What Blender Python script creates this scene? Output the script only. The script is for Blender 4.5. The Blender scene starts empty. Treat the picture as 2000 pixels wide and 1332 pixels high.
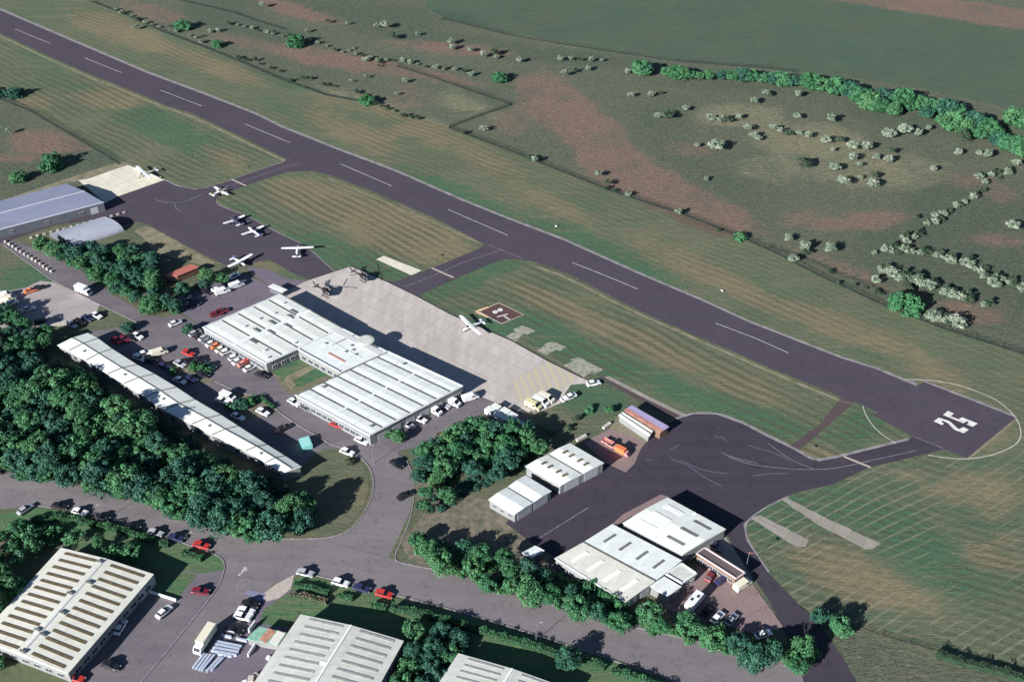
import bpy, bmesh, math, random
import numpy as np
from mathutils import Vector, Matrix
R = math.radians
sc = bpy.context.scene
C = sc.collection

# ------------------------------------------------------------ camera, sky, sun, exposure
F, PITCH, H = 2112.0, R(38.3), 228.0
cd = bpy.data.cameras.new("camera"); cam = bpy.data.objects.new("camera", cd); C.objects.link(cam)
cam.location = (0, 0, H); cam.rotation_euler = (R(90) - PITCH, 0, 0)
cd.sensor_width = 36; cd.sensor_fit = 'HORIZONTAL'; cd.lens = F / 2000 * 36
cd.clip_start = 1; cd.clip_end = 8000
sc.camera = cam
SUN_EL, SUN_AZ = R(23), R(46)           # SUN_AZ: direction the shadows fall, from +X towards +Y
w = bpy.data.worlds.new("World"); sc.world = w; w.use_nodes = True
nt = w.node_tree; bg = nt.nodes['Background']
sky = nt.nodes.new('ShaderNodeTexSky'); sky.sky_type = 'NISHITA'; sky.sun_disc = False
sky.sun_elevation = SUN_EL
sky.sun_rotation = math.atan2(-math.cos(SUN_AZ), -math.sin(SUN_AZ))
sky.air_density = .8; sky.dust_density = 0.3; sky.ozone_density = 3.0
nt.links.new(sky.outputs[0], bg.inputs[0]); bg.inputs[1].default_value = 0.05
sl = bpy.data.lights.new("sun", 'SUN'); sl.energy = 5.0; sl.angle = R(0.5); sl.color = (1, .975, .94)
so = bpy.data.objects.new("sun", sl); C.objects.link(so); so.location = (0, 0, 400)
sd = Vector((math.cos(SUN_AZ) * math.cos(SUN_EL), math.sin(SUN_AZ) * math.cos(SUN_EL), -math.sin(SUN_EL)))
so.rotation_euler = sd.to_track_quat('-Z', 'Y').to_euler()
sc.view_settings.view_transform = 'Standard'; sc.view_settings.look = 'None'
sc.view_settings.exposure = 0.92; sc.view_settings.gamma = 1.0
try: sc.view_settings.use_curve_mapping = False
except Exception: pass
sc.render.engine = 'CYCLES'

# ------------------------------------------------------------ coordinates
CP, SP = math.cos(PITCH), math.sin(PITCH)
def at(x, y, z=0.0):                    # a point at height z, surveyed from the photograph
    u = (x - 1000) / F; v = (y - 666) / F
    dy = CP - v * SP; dz = -SP - v * CP
    t = (z - H) / dz
    return Vector((u * t, dy * t, z))
def pix(p):                             # back again (only used to look up soil tints)
    dx, dy, dz = p[0], p[1], p[2] - H
    z = dy * CP - dz * SP; yu = dy * SP + dz * CP
    return 1000 + F * dx / z, 666 - F * yu / z
def heading(x, y, dx, dy, z=0):
    d = at(x + dx, y + dy, z) - at(x - dx, y - dy, z)
    return math.atan2(d.y, d.x)

# ------------------------------------------------------------ material helpers
def mat(name, col=(.5, .5, .5), rough=.7, metal=0.0, noise=0.0, nscale=1.0, spec=.3, col2=None, detail=4):
    m = bpy.data.materials.get(name)
    if m: return m
    m = bpy.data.materials.new(name); m.use_nodes = True
    n = m.node_tree; b = n.nodes['Principled BSDF']
    b.inputs['Base Color'].default_value = (*col, 1); b.inputs['Roughness'].default_value = rough
    b.inputs['Metallic'].default_value = metal; b.inputs['Specular IOR Level'].default_value = spec
    if noise or col2:
        tc = n.nodes.new('ShaderNodeTexCoord'); t = n.nodes.new('ShaderNodeTexNoise')
        t.inputs['Scale'].default_value = nscale; t.inputs['Detail'].default_value = detail
        n.links.new(tc.outputs['Object'], t.inputs['Vector'])
        mx = n.nodes.new('ShaderNodeMix'); mx.data_type = 'RGBA'
        c2 = col2 or tuple(min(1, c * (1 + noise)) for c in col)
        c1 = col if col2 else tuple(c * (1 - noise) for c in col)
        mx.inputs[6].default_value = (*c1, 1); mx.inputs[7].default_value = (*c2, 1)
        rp = n.nodes.new('ShaderNodeMapRange'); rp.inputs[1].default_value = .32; rp.inputs[2].default_value = .68
        n.links.new(t.outputs[0], rp.inputs[0]); n.links.new(rp.outputs[0], mx.inputs[0])
        n.links.new(mx.outputs[2], b.inputs['Base Color'])
    return m
class NT:                               # tiny node-building helper
    def __init__(s, name, rough=.9):
        s.m = bpy.data.materials.new(name); s.m.use_nodes = True
        s.t = s.m.node_tree; s.b = s.t.nodes['Principled BSDF']
        s.b.inputs['Roughness'].default_value = rough; s.b.inputs['Specular IOR Level'].default_value = .15
        s.tc = s.t.nodes.new('ShaderNodeTexCoord').outputs['Object']
    def link(s, a, b): s.t.links.new(a, b)
    def mapping(s, rot=0, scale=(1, 1, 1)):
        n = s.t.nodes.new('ShaderNodeMapping'); n.inputs['Rotation'].default_value = (0, 0, rot)
        n.inputs['Scale'].default_value = scale; n.vector_type = 'POINT'
        s.link(s.tc, n.inputs['Vector']); return n.outputs[0]
    def noise(s, scale, vec=None, detail=4, rough=.55, lo=.3, hi=.7, dist=0):
        n = s.t.nodes.new('ShaderNodeTexNoise'); n.inputs['Scale'].default_value = scale
        n.inputs['Detail'].default_value = detail; n.inputs['Roughness'].default_value = rough
        n.inputs['Distortion'].default_value = dist
        s.link(vec or s.tc, n.inputs['Vector'])
        return s.rng(n.outputs[0], lo, hi)
    def rng(s, v, lo, hi, a=0, b=1, smooth=False):
        n = s.t.nodes.new('ShaderNodeMapRange'); n.inputs[1].default_value = lo; n.inputs[2].default_value = hi
        n.inputs[3].default_value = a; n.inputs[4].default_value = b
        if smooth: n.interpolation_type = 'SMOOTHSTEP'
        s.link(v, n.inputs[0]); return n.outputs[0]
    def math(s, op, a, b=None):
        n = s.t.nodes.new('ShaderNodeMath'); n.operation = op
        for i, x in enumerate((a, b)):
            if x is None: continue
            if isinstance(x, (int, float)): n.inputs[i].default_value = x
            else: s.link(x, n.inputs[i])
        return n.outputs[0]
    def mix(s, f, a, b):
        n = s.t.nodes.new('ShaderNodeMix'); n.data_type = 'RGBA'
        for i, x in ((0, f), (6, a), (7, b)):
            if isinstance(x, (int, float)): n.inputs[i].default_value = x
            elif isinstance(x, tuple): n.inputs[i].default_value = (*x, 1)
            else: s.link(x, n.inputs[i])
        return n.outputs[2]
    def stripes(s, ang, period, dist=2.0, warp=0):    # ridges running along direction ang
        n = s.t.nodes.new('ShaderNodeTexWave'); n.wave_type = 'BANDS'; n.bands_direction = 'Y'
        v = s.mapping(-ang)
        if warp:                        # mowing lines wander a little
            q = s.t.nodes.new('ShaderNodeTexNoise'); q.inputs['Scale'].default_value = .018; q.inputs['Detail'].default_value = 1; s.link(s.tc, q.inputs['Vector'])
            k = s.t.nodes.new('ShaderNodeVectorMath'); k.operation = 'SCALE'; s.link(q.outputs[1], k.inputs[0]); k.inputs[3].default_value = warp * 2
            a_ = s.t.nodes.new('ShaderNodeVectorMath'); a_.operation = 'ADD'; s.link(v, a_.inputs[0]); s.link(k.outputs[0], a_.inputs[1]); v = a_.outputs[0]
        n.inputs['Scale'].default_value = 1 / period * .314 * 1.0
        n.inputs['Distortion'].default_value = dist; n.inputs['Detail'].default_value = 2
        n.inputs['Detail Scale'].default_value = 1.0
        s.link(v, n.inputs['Vector']); return n.outputs[1]
    def attr(s, nm='tint'):
        n = s.t.nodes.new('ShaderNodeAttribute'); n.attribute_name = nm
        q = s.t.nodes.new('ShaderNodeSeparateColor'); s.link(n.outputs[0], q.inputs[0]); return q.outputs
    def out(s, c, bump=None, strength=.3, dist=.3):
        s.link(c, s.b.inputs['Base Color']) if not isinstance(c, tuple) else None
        if bump is not None:
            n = s.t.nodes.new('ShaderNodeBump'); n.inputs['Strength'].default_value = strength
            n.inputs['Distance'].default_value = dist; s.link(bump, n.inputs['Height']); s.link(n.outputs[0], s.b.inputs['Normal'])
        return s.m

RW = heading(700, 335, 100, 42)         # direction of the runway

def grass_mat(name, base, base2, ang, period, sstr=.35, dry=(.27, .215, .13), lush=(.040, .145, .075), heath=(.15, .085, .075), speck=.3, ang2=None, per2=5, brown2=(.185, .175, .11), tuft=.35):
    n = NT(name)
    big = n.noise(.022, detail=6, rough=.7, lo=.36, hi=.64)
    c = n.mix(big, base, base2)
    st = n.noise(1, n.mapping(-ang, (.03, .2, 1)), detail=6, rough=.7, lo=.42, hi=.66)
    c = n.mix(n.math('MULTIPLY', st, .75), c, brown2)
    a = n.attr()
    wob = n.noise(.07, detail=8, rough=.75, lo=.25, hi=.75)
    wob2 = n.noise(1, n.mapping(-ang, (.12, .6, 1)), detail=4, rough=.7, lo=.25, hi=.75)
    w_ = n.math('ADD', n.math('MULTIPLY', n.math('SUBTRACT', wob, .5), .8), n.math('MULTIPLY', n.math('SUBTRACT', wob2, .5), .5))
    for ch, col in ((1, lush), (0, dry), (2, heath)):
        f = n.rng(n.math('ADD', a[ch], w_), .12, .8, smooth=True)
        c = n.mix(n.math('MULTIPLY', f, .88), c, col)
    fine = n.noise(1, n.mapping(0, (.45, 1.0, 1)), detail=7, rough=.8, lo=.34, hi=.66)
    if sstr:
        lng = n.noise(1, n.mapping(-ang, (.05, .9, 1)), detail=5, rough=.7, lo=.38, hi=.62)
        c = n.mix(n.math('MULTIPLY', lng, .34), c, tuple(x * .5 for x in base))
        lng2 = n.noise(1, n.mapping(-ang, (.04, .75, 1)), detail=4, rough=.6, lo=.55, hi=.7)
        c = n.mix(n.math('MULTIPLY', lng2, .45), c, dry)
        s1 = n.stripes(ang, period, 1.0, 5)
        s1 = n.math('MULTIPLY', n.rng(s1, .3, .8), n.noise(.03, detail=3, lo=.34, hi=.56))
        c = n.mix(n.math('MULTIPLY', s1, sstr), c, tuple(x * .5 for x in base))
    if ang2 is not None:
        s2 = n.rng(n.stripes(ang2, per2, .5, 3), .84, 1.0)
        s2 = n.math('MULTIPLY', s2, n.noise(.035, detail=7, rough=.75, lo=.42, hi=.58))
        c = n.mix(n.math('MULTIPLY', s2, .62), c, (.29, .28, .19))
    fine2 = n.noise(1, n.mapping(0, (1.2, 2.6, 1)), detail=3, rough=.7, lo=.35, hi=.7)
    if tuft > .5:                       # tussocks and bare streaks of the rough ground
        t1 = n.noise(1, n.mapping(.05, (.28, .8, 1)), detail=6, rough=.8, lo=.46, hi=.60); c = n.mix(n.math('MULTIPLY', t1, .32), c, (.33, .31, .22))
        t2 = n.noise(1, n.mapping(-.08, (.22, .7, 1)), detail=6, rough=.8, lo=.50, hi=.62); c = n.mix(n.math('MULTIPLY', t2, .42), c, (.040, .066, .050))
        t3 = n.noise(.045, detail=6, rough=.7, lo=.5, hi=.66); c = n.mix(n.math('MULTIPLY', t3, .5), c, (.050, .115, .080))
    c2 = n.mix(n.math('MULTIPLY', fine, speck), c, (.035, .045, .030))
    c2 = n.mix(n.math('MULTIPLY', fine2, speck * .5), c2, (.34, .31, .23))
    return n.out(c2, fine, .5 if tuft < .5 else .8, tuft)
def asphalt_mat(name, base, base2, patch, ang=0.0, rough=.85, crack=.3, lane=4.6):
    n = NT(name, rough)
    b = n.t.nodes.new('ShaderNodeTexBrick'); b.offset = .37; b.inputs['Scale'].default_value = 1      # paver lanes and repairs
    b.inputs['Brick Width'].default_value = lane * 9; b.inputs['Row Height'].default_value = lane; b.inputs['Mortar Size'].default_value = .035
    b.inputs['Color1'].default_value = (0, 0, 0, 1); b.inputs['Color2'].default_value = (1, 1, 1, 1); b.inputs['Mortar'].default_value = (.0, .0, .0, 1)
    n.link(n.mapping(-ang), b.inputs['Vector'])
    st = n.noise(1, n.mapping(-ang, (.018, .3, 1)), detail=5, rough=.65, lo=.38, hi=.66)
    big = n.noise(.03, detail=7, rough=.65, lo=.36, hi=.64)
    c = n.mix(big, base, base2); c = n.mix(n.math('MULTIPLY', st, .5), c, patch)
    c = n.mix(n.math('MULTIPLY', b.outputs[0], .14), c, tuple(x * 1.45 for x in base2))
    c = n.mix(n.math('MULTIPLY', b.outputs[1], .35), c, tuple(x * .45 for x in base))
    stain = n.noise(.22, detail=5, rough=.6, lo=.6, hi=.74); c = n.mix(n.math('MULTIPLY', stain, .4), c, tuple(x * .55 for x in base))
    fine = n.noise(1.6, detail=6, rough=.8, lo=.3, hi=.7)
    c = n.mix(n.math('MULTIPLY', fine, crack), c, tuple(x * .55 for x in base))
    ln = n.noise(.13, detail=6, rough=.5, lo=.49, hi=.505)
    c = n.mix(n.math('MULTIPLY', n.math('MULTIPLY', ln, n.math('SUBTRACT', 1.0, ln)), 1.6), c, tuple(x * .4 for x in base))
    return n.out(c, fine, .15, .05)
def slab_mat(name, base, base2, joint, ang, sx, sy, jw=.012, stain=(.3, .26, .22)):
    n = NT(name, .85)
    b = n.t.nodes.new('ShaderNodeTexBrick'); b.offset = 0.0; b.squash = 1
    b.inputs['Scale'].default_value = 1; b.inputs['Brick Width'].default_value = sx; b.inputs['Row Height'].default_value = sy
    b.inputs['Mortar Size'].default_value = jw; b.inputs['Mortar Smooth'].default_value = .3; b.inputs['Bias'].default_value = 0
    b.inputs['Color1'].default_value = (*base, 1); b.inputs['Color2'].default_value = (*base2, 1); b.inputs['Mortar'].default_value = (*joint, 1)
    n.link(n.mapping(-ang), b.inputs['Vector'])
    sv = n.mapping(-ang, (.3, .045, 1)); st = n.noise(1, sv, detail=5, lo=.35, hi=.7)
    c = n.mix(n.math('MULTIPLY', st, .5), b.outputs[0], stain)
    f = n.noise(1.2, detail=5, rough=.7); c = n.mix(n.math('MULTIPLY', f, .2), c, tuple(x * .6 for x in base))
    return n.out(c)

GREEN = (.076, .140, .080); OLIVE = (.146, .172, .102)
M_north = grass_mat('mown_grass_north', OLIVE, GREEN, RW, 3.2, .45)
M_in = grass_mat('mown_grass_infield', OLIVE, GREEN, RW - .04, 3.4, .7)
M_field = grass_mat('mown_grass_field', (.120, .158, .094), (.068, .135, .080), RW + .25, 3.2, .6, ang2=RW + 1.2, per2=3.0)
M_moor = grass_mat('rough_grass', (.098, .150, .098), (.055, .115, .076), RW, 3, 0, speck=.8, brown2=(.135, .145, .095), heath=(.33, .165, .145), dry=(.33, .32, .19), lush=(.026, .085, .058), tuft=.6)
M_far = grass_mat('pasture', (.062, .122, .086), (.090, .138, .088), RW, 5, .22, speck=.2, brown2=(.105, .125, .085), lush=(.045, .095, .07), dry=(.12, .12, .085), heath=(.25, .15, .13))
M_lawn = grass_mat('lawn_grass', (.08, .20, .085), (.06, .165, .075), .5, 2, .15, speck=.25)
M_verge = grass_mat('verge_grass', (.13, .15, .09), (.065, .115, .07), .5, 2, .1, speck=.35)
M_run = asphalt_mat('runway_asphalt', (.066, .059, .080), (.078, .067, .087), (.096, .070, .078), RW)
M_apr = asphalt_mat('apron_asphalt', (.046, .041, .058), (.058, .050, .067), (.074, .062, .073), RW + .7)
M_brownasp = asphalt_mat('worn_asphalt', (.085, .062, .066), (.105, .08, .075), (.07, .06, .08), RW + 1.2)
M_road = asphalt_mat('road_asphalt', (.178, .162, .172), (.225, .203, .208), (.14, .125, .14), -.35)
M_yard = asphalt_mat('yard_asphalt', (.15, .134, .152), (.20, .18, .19), (.12, .104, .124), .3)
M_dyard = asphalt_mat('dark_yard_asphalt', (.15, .13, .165), (.19, .16, .19), (.12, .105, .14), .3)
M_pink = asphalt_mat('pinkish_yard_surface', (.25, .175, .175), (.27, .2, .19), (.22, .16, .16), .5)
M_park = asphalt_mat('pale_car_park_surface', (.36, .325, .32), (.42, .38, .355), (.26, .22, .23), .4)
M_conc = slab_mat('concrete_slabs', (.55, .505, .475), (.50, .455, .43), (.33, .295, .28), RW + R(90), 5.2, 6.0, .10)
M_concb = slab_mat('bright_concrete', (.74, .71, .58), (.68, .65, .53), (.45, .4, .33), RW, 5, 5, .1, (.5, .46, .36))
M_oldc = slab_mat('weathered_concrete', (.36, .32, .29), (.28, .26, .23), (.13, .15, .1), RW, 4.5, 4.5, .06, (.2, .19, .15))
M_dirt = mat('bare_earth', (.2, .17, .12), .95, col2=(.11, .12, .075), nscale=.35, detail=8)
M_edge = mat('runway_gravel_edge', (.235, .22, .225), .95, noise=.25, nscale=.4, detail=6)
M_tan = mat('dry_verge_strip', (.26, .23, .16), .95, col2=(.14, .135, .08), nscale=.3, detail=6)
M_scrubg = mat('scrub_floor', (.22, .18, .14), .95, col2=(.085, .095, .065), nscale=.5, detail=8)
M_paint = mat('white_road_paint', (.78, .76, .73), .7, col2=(.55, .52, .52), nscale=.9, detail=8)
M_fpaint = mat('worn_paint', (.17, .155, .20), .8, noise=.35, nscale=.9)
M_ypaint = mat('yellow_paint', (.42, .38, .22), .8, noise=.2, nscale=.8)
M_bpaint = mat('black_paint', (.03, .025, .03), .8)
M_kerb = mat('kerb_stone', (.25, .23, .235), .9, noise=.25, nscale=1)

# ------------------------------------------------------------ objects
def link(o, parent=None):
    C.objects.link(o)
    if parent: o.parent = parent
    return o
def mesh_ob(name, me, parent=None, m=None):
    if m is not None: me.materials.append(m)
    return link(bpy.data.objects.new(name, me), parent)
def tag(o, label=None, cat=None, group=None, kind=None):
    if label: o['label'] = label
    if cat: o['category'] = cat
    if group: o['group'] = group
    if kind: o['kind'] = kind
    return o
def empty(name, loc, rz=0, label=None, cat=None, group=None):
    o = bpy.data.objects.new(name, None); o.empty_display_size = .5; C.objects.link(o)
    o.location = loc; o.rotation_euler = (0, 0, rz)
    return tag(o, label, cat, group)
class MB:
    def __init__(s): s.v = []; s.f = []; s.mi = []
    def add(s, vs, fs, mi=0):
        k = len(s.v); s.v += [tuple(v) for v in vs]; s.f += [tuple(i + k for i in f) for f in fs]; s.mi += [mi] * len(fs); return s
    def box(s, c, d, rz=0, mi=0, taper=(1, 1)):
        hx, hy, hz = d[0] / 2, d[1] / 2, d[2] / 2; ca, sa = math.cos(rz), math.sin(rz); vs = []
        for z in (-1, 1):
            for x, y in ((-1, -1), (1, -1), (1, 1), (-1, 1)):
                X = x * hx * (taper[0] if z > 0 else 1); Y = y * hy * (taper[1] if z > 0 else 1)
                vs.append((c[0] + X * ca - Y * sa, c[1] + X * sa + Y * ca, c[2] + z * hz))
        return s.add(vs, [(0, 3, 2, 1), (4, 5, 6, 7), (0, 1, 5, 4), (1, 2, 6, 5), (2, 3, 7, 6), (3, 0, 4, 7)], mi)
    def loft(s, rings, cap=True, mi=0):     # rings: lists of points, same length
        n = len(rings[0]); vs = [p for r in rings for p in r]; fs = []
        for i in range(len(rings) - 1):
            for j in range(n):
                a = i * n + j; b = i * n + (j + 1) % n
                fs.append((a, b, b + n, a + n))
        if cap: fs.append(tuple(reversed(range(n)))); fs.append(tuple(range((len(rings) - 1) * n, len(rings) * n)))
        return s.add(vs, fs, mi)
    def tube(s, p, q, r, r2=None, n=6, mi=0):
        p, q = Vector(p), Vector(q); d = (q - p).normalized(); u = d.orthogonal().normalized(); v = d.cross(u)
        r2 = r if r2 is None else r2
        return s.loft([[p + (u * math.cos(t) + v * math.sin(t)) * r for t in [2 * math.pi * i / n for i in range(n)]],
                       [q + (u * math.cos(t) + v * math.sin(t)) * r2 for t in [2 * math.pi * i / n for i in range(n)]]], True, mi)
    def prism(s, pts, z0, z1, mi=0):        # pts xy
        n = len(pts); vs = [(p[0], p[1], z0) for p in pts] + [(p[0], p[1], z1) for p in pts]
        return s.add(vs, [tuple(reversed(range(n))), tuple(range(n, 2 * n))] + [(i, (i + 1) % n, (i + 1) % n + n, i + n) for i in range(n)], mi)
    def build(s, name, mats, parent=None, smooth=False, bevel=0):
        me = bpy.data.meshes.new(name); me.from_pydata(s.v, [], s.f)
        if not isinstance(mats, (list, tuple)): mats = [mats]
        for m in mats: me.materials.append(m)
        me.polygons.foreach_set('material_index', s.mi)
        if smooth: me.polygons.foreach_set('use_smooth', [True] * len(me.polygons))
        me.update()
        bm = bmesh.new(); bm.from_mesh(me); bmesh.ops.recalc_face_normals(bm, faces=bm.faces)
        if bevel: bmesh.ops.bevel(bm, geom=bm.edges[:], offset=bevel, segments=2, affect='EDGES', profile=.6)
        bm.to_mesh(me); bm.free()
        return link(bpy.data.objects.new(name, me), parent)
def copy_tree(o, parent=None):
    c = o.copy(); C.objects.link(c); c.parent = parent
    for ch in KIDS.get(o.name) or list(o.children): copy_tree(ch, c)
    return c
KIDS = {}

# ------------------------------------------------------------ ground tints: real soil / sward patches (x, y, rx, ry, tilt, weight)
DRY = [(230, 60, 90, 22, .3, .8), (215, 195, 60, 16, .1, .9), (65, 200, 30, 12, .1, .8), (350, 110, 80, 14, .4, .5), (450, 140, 70, 14, .4, .7), (690, 260, 90, 22, .4, .7),
       (560, 60, 10, 5, 0, 0), (900, 290, 120, 22, .4, .6), (1080, 400, 90, 16, .4, .7), (1350, 520, 120, 22, .45, .55), (1500, 590, 110, 18, .45, .6), (1700, 660, 120, 22, .4, .7),
       (720, 430, 160, 40, .42, .8), (830, 460, 90, 26, .42, .7), (600, 390, 70, 20, .3, .7), (450, 315, 60, 18, .4, .5), (1180, 640, 130, 18, .45, .8), (1400, 730, 160, 22, .45, .6), (1030, 570, 80, 16, .4, .4),
       (1850, 745, 60, 14, .3, .8), (1930, 860, 40, 22, -.4, .5), (1600, 885, 40, 12, .2, .9), (1930, 960, 90, 40, .1, .6), (1780, 930, 70, 12, .3, .5), (1650, 1120, 110, 40, .3, .8), (1760, 1170, 100, 22, .3, .45), (1950, 1080, 70, 40, 0, .5),
       (520, 520, 30, 10, .2, .6), (1720, 1240, 140, 10, .3, .5), (1580, 275, 90, 30, .1, .9), (1440, 225, 70, 18, 0, .9), (1690, 330, 120, 34, .1, .7), (1500, 330, 60, 20, 0, .6), (700, 200, 100, 18, .2, .5), (1850, 330, 40, 14, 0, .3), (690, 960, 30, 40, 0, .5), (80, 1260, 60, 60, 0, .3),
       (880, 195, 60, 18, .1, .45), (940, 215, 60, 8, .3, .6), (820, 250, 80, 10, -.2, .6), (1050, 60, 200, 30, .1, .25), (790, 92, 60, 10, .1, .4)]
LUSH = [(90, 110, 60, 14, .4, .5), (320, 250, 110, 26, .42, .9), (130, 165, 60, 16, .4, .6), (20, 30, 60, 16, .3, .4), (300, 60, 60, 14, .4, .5), (560, 215, 60, 12, .4, .6), (900, 380, 120, 16, .42, .8), (1180, 490, 130, 18, .42, .9), (1110, 400, 60, 14, .3, .4), (1480, 560, 60, 20, .4, .5),
        (470, 420, 40, 18, .4, .8), (640, 495, 90, 26, .42, .9), (750, 520, 60, 20, .3, .9), (500, 350, 60, 12, -.2, .5), (870, 560, 70, 20, -.3, 1.0), (960, 525, 60, 14, -.2, .9), (950, 640, 60, 20, 0, 1.0), (1060, 640, 80, 20, .4, .9), (1130, 690, 90, 22, .45, .9), (1280, 740, 100, 16, .45, .8), (1450, 800, 120, 22, .3, .7), (1500, 830, 70, 14, .3, .7), (1680, 830, 60, 30, -.5, .8),
        (1560, 990, 90, 18, .4, 1.0), (1500, 1030, 60, 18, .4, .8), (1720, 1010, 120, 30, .4, 1.0), (1850, 1120, 130, 40, .3, .6), (1800, 1250, 150, 26, .3, .5), (560, 535, 40, 12, .3, .5),
        (1000, 790, 0, 0, 0, 0), (900, 85, 200, 16, .15, .9), (1150, 115, 160, 10, .1, .8), (1300, 240, 60, 50, .3, .5), (1400, 350, 100, 50, .3, .5), (1840, 500, 160, 60, .2, .9), (1900, 400, 120, 50, .2, .9), (1950, 560, 120, 60, .2, .8), (1450, 170, 160, 10, .05, .6), (30, 330, 160, 22, -.1, .7), (150, 290, 60, 12, .3, .5), (60, 550, 60, 30, 0, .9), (510, 60, 120, 18, .2, .8), (700, 20, 220, 18, .1, .8), (560, 160, 60, 12, .3, .7), (1150, 780, 70, 30, .1, .8), (430, 25, 60, 22, .2, .8),
        (560, 700, 40, 16, -.3, .9), (620, 730, 40, 16, -.3, .9), (1900, 640, 70, 30, 0, .4), (1750, 230, 120, 20, .2, .7)]
HEATH = [(1080, 200, 60, 40, .7, 1.0), (1160, 265, 80, 40, .7, 1.0), (1290, 370, 120, 34, .5, 1.0), (1400, 420, 80, 26, .4, .9), (1060, 170, 40, 12, .2, .8), (620, 112, 70, 14, .2, 1.0), (720, 128, 90, 12, .15, .9), (560, 18, 50, 10, .3, .9), (600, 28, 70, 8, .3, .8), (880, 95, 110, 10, .1, .8), (300, 25, 60, 14, .3, .7), (80, 275, 60, 18, 0, .9), (110, 290, 60, 10, 0, .6), (30, 310, 40, 8, 0, .7), (880, 155, 60, 8, .2, .8),
         (1000, 240, 30, 30, .6, .5), (1890, 20, 160, 14, .15, 1.0), (1960, 45, 80, 10, .1, .7), (1700, 8, 120, 6, .15, .7), (1900, 610, 60, 16, .2, .9), (1700, 430, 70, 16, -.1, .8), (1570, 430, 50, 18, 0, .6), (1900, 350, 50, 16, 0, .5), (1960, 380, 30, 16, 0, .6), (1640, 520, 110, 12, .4, .6), (1950, 470, 50, 14, 0, .6), (1250, 470, 20, 8, 0, 0), (480, 85, 60, 12, .2, .5), (1700, 1250, 0, 0, 0, 0), (1350, 290, 50, 14, 0, .5), (800, 190, 60, 20, 0, .4), (1180, 330, 40, 30, .5, .7)]
def blob(L, x, y):
    s = 0
    for bx, by, rx, ry, t, wt in L:
        if wt == 0 or abs(x - bx) > rx * 2.2 + ry or abs(y - by) > rx * 1.6 + ry * 2: continue
        c, sn = math.cos(t), math.sin(t); dx, dy = x - bx, y - by
        u = (dx * c + dy * sn) / rx; v = (-dx * sn + dy * c) / ry
        d = u * u + v * v
        if d < 4: s += wt * (1 if d < .3 else max(0, 1 - (d - .3) / 2.2))
    return min(1, s)
LAYER = [0.0]
def sheet(name, pts, m, z, kind='structure', parent=None, cell=0, tint=False, rough_edge=0):
    """flat sheet; pts in photo survey pixels or Vectors"""
    P = [at(*p) if len(p) == 2 else Vector(p) for p in pts]
    if rough_edge:
        Q = []; rnd = random.Random(len(P) * 7 + int(P[0].x))
        for a, b in zip(P, P[1:] + P[:1]):
            n = max(1, int((b - a).length / (rough_edge * 5)))
            for i in range(n):
                q = a.lerp(b, i / n)
                if i: q = q + Vector((rnd.uniform(-1, 1), rnd.uniform(-1, 1), 0)) * rough_edge
                Q.append(q)
        P = Q
    bm = bmesh.new(); f = bm.faces.new([bm.verts.new((p.x, p.y, z)) for p in P])
    f.normal_update()
    if f.normal.z < 0: f.normal_flip()
    bmesh.ops.triangulate(bm, faces=[f], ngon_method='BEAUTY')
    if cell:
        xs = [p.x for p in P]; ys = [p.y for p in P]
        for ax, lo, hi in ((0, min(xs), max(xs)), (1, min(ys), max(ys))):
            k = math.floor(lo / cell) + 1
            while k * cell < hi:
                co = [0, 0, 0]; no = [0, 0, 0]; co[ax] = k * cell; no[ax] = 1
                bmesh.ops.bisect_plane(bm, geom=bm.verts[:] + bm.edges[:] + bm.faces[:], plane_co=co, plane_no=no); k += 1
    for fc in bm.faces:
        fc.normal_update()
        if fc.normal.z < 0: fc.normal_flip()
    me = bpy.data.meshes.new(name); bm.to_mesh(me); bm.free()
    if tint:
        ca = me.color_attributes.new('tint', 'FLOAT_COLOR', 'POINT')
        for i, v in enumerate(me.vertices):
            x, y = pix(v.co)
            ca.data[i].color = (blob(DRY, x, y), blob(LUSH, x, y), blob(HEATH, x, y), 1)
    o = mesh_ob(name, me, parent, m)
    if kind and not parent: o['kind'] = kind
    return o
def strip_pts(pts, wid, closed=False):
    P = [at(*p) if len(p) == 2 else Vector(p) for p in pts]; L = []; Rr = []
    n = len(P)
    for i, p in enumerate(P):
        a = P[(i - 1) % n] if (closed or i > 0) else p; b = P[(i + 1) % n] if (closed or i < n - 1) else p
        d = (b - a); d.z = 0; d.normalize(); nn = Vector((-d.y, d.x, 0)) * wid / 2
        L.append(p + nn); Rr.append(p - nn)
    return L, Rr
def smooth_line(pts, it=2):
    for _ in range(it):
        q = [pts[0]]
        for a, b in zip(pts, pts[1:]):
            q.append((a[0] * .75 + b[0] * .25, a[1] * .75 + b[1] * .25)); q.append((a[0] * .25 + b[0] * .75, a[1] * .25 + b[1] * .75))
        q.append(pts[-1]); pts = q
    return pts
def ribbon(name, lines, wid, m, z, h=0, parent=None, kind='structure'):
    """one mesh of several painted lines (h=0) or raised kerbs (h>0)"""
    b = MB()
    for ln in lines:
        L, Rr = strip_pts(ln, wid)
        for i in range(len(L) - 1):
            if h == 0:
                b.add([(q.x, q.y, z) for q in (L[i], Rr[i], Rr[i + 1], L[i + 1])], [(0, 1, 2, 3)])
            else:
                q = [L[i], Rr[i], Rr[i + 1], L[i + 1]]; b.prism([(v.x, v.y) for v in q], z - .05, z + h)
    o = b.build(name, m, parent)
    if kind and not parent: o['kind'] = kind
    return o
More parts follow.
